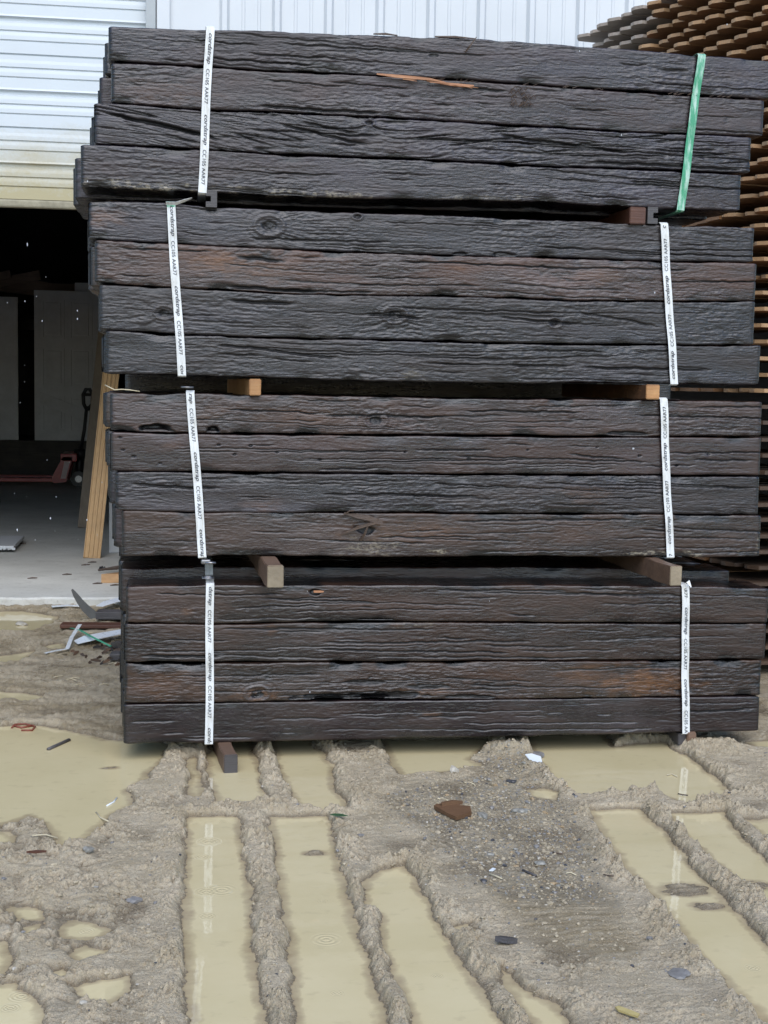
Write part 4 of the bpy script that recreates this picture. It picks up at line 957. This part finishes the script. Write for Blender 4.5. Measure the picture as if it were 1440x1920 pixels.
sx_ = np.arange(0, nxg, st); sy_ = np.arange(0, nyg, st); Hs = hfull.reshape(nyg, nxg)[np.ix_(sy_, sx_)]; Xs = GX[np.ix_(sy_, sx_)]; Ys = GY[np.ix_(sy_, sx_)]
hmin = np.minimum.reduce([Hs[:-1, :-1], Hs[1:, :-1], Hs[:-1, 1:], Hs[1:, 1:]]); keep = (hmin < .004) & (Ys[:-1, :-1] < YW-.1)
nn_ = len(sx_); ii, jj_ = np.nonzero(keep); q0 = ii*nn_+jj_; WQ = np.stack([q0, q0+1, q0+nn_+1, q0+nn_], -1)
used, inv = np.unique(WQ.ravel(), return_inverse=True)
WV = np.stack([Xs.ravel()[used], Ys.ravel()[used], np.zeros(len(used))], -1)
wm = quad_mesh('puddle_water', WV, inv.reshape(-1, 4), True); attr(wm, 'depth', np.clip(-Hs.ravel()[used], -.01, .05))
obj('puddle_water', wm, water_material(), kind='structure')

# ground height lookup for things lying on the mud
def gz(x, y):
    i = int(np.clip(np.searchsorted(xs, x), 0, nxg-1)); j = int(np.clip(np.searchsorted(ys, y), 0, nyg-1)); return max(0.0, float(hfull[j*nxg+i]))
def on_mud(px, py):
    p = at_z(px, py, .012)
    for _ in range(3): p = at_z(px, py, gz(p[0], p[1]))
    return Vector(p)

# ------------------------------------------------------------------ gravel and stones
def stone_geo(r, rs, sub=1, flat=.65):
    bm = bmesh.new(); bmesh.ops.create_icosphere(bm, subdivisions=sub, radius=1); s = [rs.uniform(.7, 1.3), rs.uniform(.7, 1.2), flat*rs.uniform(.7, 1.2)]
    o = rs.uniform(0, 99)
    for v in bm.verts:
        k = 1+.28*math.sin(v.co.x*3.1+o)*math.cos(v.co.y*2.7+o*2)+.12*rs.uniform(-1, 1); v.co = Vector((v.co.x*s[0], v.co.y*s[1], v.co.z*s[2]))*r*k
    bm.verts.index_update(); V = [v.co.copy() for v in bm.verts]; F = [[v.index for v in f.verts] for f in bm.faces]; bm.free(); return V, F
STM = []
for nm, c in (('grey_pebble', (.20, .19, .18)), ('blue_grey_pebble', (.25, .24, .21)), ('tan_pebble', (.36, .26, .15)), ('pale_pebble', (.42, .385, .32)), ('dark_pebble', (.06, .06, .065)), ('mud_coated_pebble', (.36, .30, .205))):
    STM.append(plain(nm, c, .35, .25, 60))
mb = MB(); rs = random.Random(5)
from_poly = GRAV; x0, y0_ = GRAV.min(0); x1, y1_ = GRAV.max(0); cnt = 0
bank = [stone_geo(1.0, rs, 1) for _ in range(14)]
cand = np.random.default_rng(9).uniform((x0-.15, y0_-.15), (x1+.15, y1_+.1), (9000, 2)); sd = sdf(GRAV, cand[:, 0], cand[:, 1])
for (x, y), s in zip(cand, sd):
    if s > .06 or rs.random() < sstep((s+.10)/.16)*.9: continue
    z = gz(x, y)
    if z < .002: continue
    r = min(.011, rs.lognormvariate(math.log(.0032), .45)); Vb, Fb = rs.choice(bank); a = rs.uniform(0, 6.28); ca, sa = math.cos(a), math.sin(a)
    mi = rs.choices(range(6), (3.2, .6, 1.5, .8, .7, 9))[0]
    mb.add([(x+(v.x*ca-v.y*sa)*r, y+(v.x*sa+v.y*ca)*r, z+v.z*r+r*.15) for v in Vb], Fb, mi); cnt += 1
    if cnt > 3600: break
# a thin scatter elsewhere on the mud
cand = np.random.default_rng(10).uniform((-.9, -2.4), (2.7, .1), (15000, 2)); cnt = 0
for x, y in cand:
    z = gz(x, y)
    if z < .006: continue
    r = min(.009, rs.lognormvariate(math.log(.0028), .5)); Vb, Fb = rs.choice(bank)
    mb.add([(x+v.x*r, y+v.y*r, z+v.z*r) for v in Vb], Fb, rs.choices(range(6), (1.5, .3, .5, 1.2, .5, 22))[0]); cnt += 1
mb.build('gravel', STM, None, smooth=False, kind='stuff', label='fine mixed gravel pressed into the mud between the wheel tracks', category='gravel')
def stone(px, py, wpx, mi, label, flat=.5, name='stone', seed=1):
    p = on_mud(px, py); r = wpx/2/FPX*(p-Vector(CAM)).length; rs2 = random.Random(seed+int(px)); V, F = stone_geo(r, rs2, 2, flat)
    mb = MB(); mb.add([v+p+Vector((0, 0, r*flat*.35)) for v in V], F); return mb.build(name, STM[mi], None, label=label, category='stone', group='single stones on the mud')
stone(165, 1594, 24, 1, 'blue grey stone at the edge of the left puddle', .4)
stone(1274, 1826, 36, 0, 'flat grey stone lying on the mud at the lower right', .25)
stone(1013, 1620, 24, 1, 'pale blue stone in the gravel patch, largest of the blue ones', .4)
stone(976, 1522, 26, 1, 'dark blue stone in the upper gravel patch', .4)
stone(905, 1530, 26, 1, 'blue grey stone just right of the rusty wood chip', .35)
stone(852, 1447, 18, 3, 'round pale stone standing in the shallow puddle edge', .8)
stone(920, 1603, 12, 1, 'small light blue stone in the middle of the gravel patch', .5)
stone(1008, 1418, 28, 0, 'grey angular stone beside the large right puddle', .6)
stone(936, 1395, 26, 5, 'mud coated lump against the lowest tie', .9)
stone(893, 1466, 14, 1, 'bluish stone at the water edge below the mud mound', .5)
stone(960, 1466, 16, 4, 'dark stone in the gravel below the mud mound', .5)
stone(252, 1690, 24, 0, 'brown grey flat stone on the left mud bank', .45)
stone(40, 1172, 24, 3, 'whitish lump in the puddle by the doorway', .45)

# ------------------------------------------------------------------ litter
LEAF_R = plain('rust_red_leaf', (.22, .06, .035), .5, .3, 30); LEAF_G = plain('green_leaf', (.03, .09, .035), .4, .3, 30); YEL = lumber('yellow_wood_chip', (.52, .40, .13), (.66, .54, .24), .6)
RUST = lumber('rusty_wood_chip', (.12, .06, .028), (.20, .105, .05), .55, stretch=(6, 40, 6)); PLAST = plain('white_plastic_film', (.72, .76, .78), .3, .1, 8); GREENP = plain('green_plastic_strap', (.06, .33, .19), .4, .2, 10)
STRAW = plain('pale_straw', (.55, .48, .33), .6, .2, 20)
DARKSHEET = plain('grey_rubber_strip', (.10, .10, .095), .5, .25, 10)
def chip(px, py, pts, th, mat, label, name, cat, tilt=(0, 0), lift=.004, **kw):
    """flat irregular piece; pts are metres in the ground plane about the point"""
    p = on_mud(px, py); M_ = Matrix.Translation(p+Vector((0, 0, lift))) @ Matrix.Rotation(rad(tilt[0]), 4, 'X') @ Matrix.Rotation(rad(tilt[1]), 4, 'Y')
    mb = MB(); mb.prism(pts, 2, 0, th, M=M_); return mb.build(name, mat, None, label=label, category=cat, **kw)
chip(850, 1528, [(-.060, .045), (-.05, .055), (.015, .058), (.03, .030), (.062, .015), (.058, -.03), (.0, -.055), (-.02, -.03)], .014, RUST, 'rust brown wood chip lying on the gravel', 'wood_chip', 'wood chip', (8, -4), .006)
mb = MB(); p = on_mud(848, 1521); sliver(mb, [p+Vector((-.04, .0, .028)), p+Vector((0, .005, .032)), p+Vector((.035, .005, .03))], [.012, .014, .01], .012); mb.build('wood_sliver', RUST, None, label='rusty sliver lying on top of the rust brown chip', category='wood chip')
chip(1176, 1902, [(-.024, .018), (-.014, .022), (.008, .004), (.026, -.012), (.018, -.022), (.002, -.012), (-.02, .006)], .005, YEL, 'pale yellow wood chip near the bottom edge', 'wood_chip', 'wood chip', (10, 0))
chip(634, 1530, [(-.028, .006), (-.01, .016), (.014, .010), (.032, -.012), (.01, -.014), (-.014, -.006)], .0015, LEAF_G, 'dark green leaf floating at the puddle edge', 'leaf', 'leaf', lift=.003)
def twig(pts, r, mat, label, name='twig', cat='twig', lift=.004, **kw):
    P = [on_mud(a, b)+Vector((0, 0, lift+(c if len(t) > 2 else 0))) for t in pts for a, b, c in [(*t, 0) if len(t) == 2 else t]]
    mb = MB(); mb.tube(P, r, 6); return mb.build(name, mat, None, smooth=True, label=label, category=cat, **kw)
twig([(90, 1407), (110, 1398), (130, 1389)], .0075, BEARER_GREY, 'dark straight stick floating in the big left puddle')
twig([(22, 1366), (28, 1360), (48, 1359), (66, 1364), (60, 1371), (40, 1371)], .004, LEAF_R, 'rust red curled leaf stem by the left puddle')
twig([(25, 1362), (40, 1366), (62, 1362)], .005, LEAF_R, 'second rust red stem inside the curled one')
twig([(200, 1512), (213, 1505), (219, 1497)], .003, PLAST, 'white scrap of string on the left puddle edge', lift=.002)
twig([(180, 1524), (188, 1534), (203, 1541)], .0025, STRAW, 'pale straw bent in the left puddle', lift=.002)
twig([(60, 1569), (85, 1567), (108, 1574)], .0025, STRAW, 'pale straw lying on the left mud bank')
twig([(918, 1641), (930, 1645), (941, 1650)], .0025, STRAW, 'pale straw on the gravel below the blue stones')
twig([(980, 1634), (995, 1640), (1006, 1645)], .004, BEARER_GREY, 'short dark stick with pale tip in the gravel')
chip(923, 1634, [(-.012, -.008), (.004, .014), (.012, .008), (.0, -.01)], .003, PLAST, 'tiny white flake in the gravel patch', 'flake', 'plastic flake')
chip(1000, 1428, [(-.03, .02), (.0, .034), (.035, .02), (.03, -.02), (.0, -.03), (-.02, -.02)], .003, PLAST, 'crumpled translucent plastic scrap beside the large right puddle', 'plastic_scrap', 'plastic scrap', (16, 10), .012)
chip(948, 1770, [(-.03, .0), (-.01, .018), (.024, .014), (.03, -.006), (.0, -.016)], .014, BEARER_GREY, 'dark bark piece on the mud between the lower tracks', 'bark_piece', 'bark', (-12, 8))
chip(68, 1602, [(-.03, .004), (.0, .012), (.03, .006), (.0, -.004)], .006, BEARER_RED, 'small red brown stick chip on the left bank', 'wood_chip', 'wood chip')
for k, (px, py) in enumerate(((1070, 1640), (1140, 1642), (880, 1470), (1105, 1560), (830, 1500), (1045, 1600), (1260, 1455), (1280, 1490))):
    twig([(px-9, py), (px, py-2+4*(k % 2)), (px+10, py+3)], .0022, [STRAW, SPLINT_DARK][k % 2], 'thin straw or twig pressed in the gravel and mud', group='straws on the mud')
# heap beside the doorway
def ribbon(pts, wd, mat, label, name, cat, th=.002, up=(0, 0, 1)):
    P = [Vector(p) for p in pts]; V = []; n = len(P); up = Vector(up)
    for i, p in enumerate(P):
        t = (P[min(i+1, n-1)]-P[max(i-1, 0)]).normalized(); u = t.cross(up).normalized(); w_ = wd[i] if isinstance(wd, (list, tuple)) else wd
        for a, b in ((-.5, 0), (.5, 0), (.5, 1), (-.5, 1)): V.append((p+u*w_*a+up*th*b)[:])
    F = [[i*4+k, i*4+(k+1) % 4, i*4+4+(k+1) % 4, i*4+4+k] for i in range(n-1) for k in range(4)]+[[3, 2, 1, 0], [(n-1)*4+k for k in range(4)]]
    mb = MB(); mb.add(V, F); return mb.build(name, mat, None, label=label, category=cat)
def g_(px, py, dz=.006): return on_mud(px, py)+Vector((0, 0, dz))
def plank(l, r, w_, h_, mat, label, name, dz=.004, yaw=0):
    a = g_(*l, dz); b = g_(*r, dz); d = (b-a); L = d.length; M_ = Matrix.Translation(a) @ Matrix.Rotation(math.atan2(d.y, d.x), 4, 'Z')
    mb = MB(); mb.box((0, 0, 0), (L, w_, h_), b=.004, M=M_); return mb.build(name, mat, None, label=label, category='plank')
plank((112, 1177), (262, 1180), .10, .022, BEARER_RED, 'red brown board half sunk in mud below the doorway', 'board_offcut', -.004)
plank((179, 1167), (262, 1168), .12, .045, BEARER_GREY, 'dark square timber offcut on top of the red brown board', 'timber_offcut', .018)
ribbon([g_(97, 1141, .012), g_(125, 1140, .016), g_(152, 1142, .02)], .055, PLAST, 'flat white plastic strip nearest the concrete edge', 'plastic_strip', 'plastic strip')
ribbon([g_(186, 1146, .03), g_(206, 1142, .045), g_(240, 1138, .06)], [.05, .09, .12], PLAST, 'white plastic strip lying behind the dark timber offcut', 'plastic_strip', 'plastic strip')
P = [at_y(a, b, float(on_mud(185, 1160)[1])) for a, b in ((135, 1105), (141, 1115), (150, 1128), (160, 1140), (172, 1151), (184, 1162))]
ribbon(P, [.012, .03, .04, .05, .055, .05], DARKSHEET, 'grey curled strip rising from the rubbish heap', 'curled_strip', 'strip', .003, (0, 1, 0))
ribbon([g_(142, 1209, .012), g_(170, 1206, .03), g_(200, 1203, .04), g_(245, 1196, .045)], [.10, .13, .12, .10], PLAST, 'broad white plastic sheet piece in the rubbish heap', 'plastic_sheet', 'plastic sheet', .003)
ribbon([g_(85, 1227, .006), g_(105, 1223, .008), g_(126, 1221, .012), g_(134, 1206, .03), g_(150, 1187, .05)], .022, STRAP_W, 'bent white strap end lying in front of the plastic sheet', 'strap_end', 'strap')
ribbon([g_(133, 1184, .02), g_(150, 1198, .05), g_(170, 1210, .05), g_(208, 1219, .02)], .016, GREENP, 'thin green strap end crossing the white plastic sheet', 'strap_end', 'strap')
plank((205, 1240), (262, 1243), .09, .035, BEARER_GREY, 'short dark offcut nearest the stack foot on the left', 'timber_offcut')
plank((207, 1218), (262, 1222), .07, .03, DARKWOOD, 'blackish board end under the plastic sheet', 'board_end', .01)
for k in range(22):
    px = random.uniform(135, 232); py = random.uniform(1212, 1250); l = random.uniform(8, 20)
    mb = MB(); a = g_(px, py, .006); d = Vector((random.uniform(-1, 1), random.uniform(-.5, .5), random.uniform(0, .35))).normalized()*l*.0028
    sliver(mb, [a, a+d*.5+Vector((0, 0, .004)), a+d], [.008, .016, .006], .008)
    mb.build('bark_scrap', [SPLINT_DARK, DARKWOOD, BEARER, SPLINT_DARK][k % 4], None, label='dark bark or wood scrap in the litter at the foot of the stack', category='bark scrap', group='bark scraps left of the stack')
for k in range(10):
    px = random.uniform(90, 235); py = random.uniform(1185, 1300)
    twig([(px, py), (px+8, py-2), (px+18, py+random.uniform(-4, 4))], .0025, STRAW, 'pale straw scattered on the mud left of the stack', group='straws left of the stack')
# straw hanging over bundle edge at left gap
mb = MB(); mb.tube([at_y(197, 722, .02), at_y(207, 727, -.03), at_y(215, 731, -.03), at_y(228, 730, -.02), at_y(243, 731, -.01), at_y(262, 734, .0)], .0022, 5)
mb.build('straw', STRAW, None, smooth=True, label='pale straw caught on the left end of the third bundle', category='straw')

# ------------------------------------------------------------------ falling snow
SNOW = plain('wet_snow', (.80, .83, .86), .6, .05, 30)
SNOW.node_tree.nodes['Principled BSDF'].inputs['Alpha'].default_value = .5
mb = MB(); rs = random.Random(77)
for k in range(64):
    d = rs.uniform(2.6, 9.0); px = rs.uniform(0, 1440) if k % 2 else rs.uniform(0, 210); py = rs.uniform(0, 1350) if k % 2 else rs.uniform(390, 1080)
    p = CAM+ray(px, py)*d
    if p[1] > -.12 and p[0] > -.3: continue
    if p[2] < .1: continue
    r = rs.choice((rs.uniform(.0009, .0016), rs.uniform(.0009, .0014), rs.uniform(.0012, .0020))); V, F = stone_geo(r, rs, 1, 2.1)
    mb.add([Vector(p)+v for v in V], F)
mb.build('falling_snow', SNOW, None, smooth=True, kind='stuff', label='sparse wet snowflakes falling through the yard', category='snow')
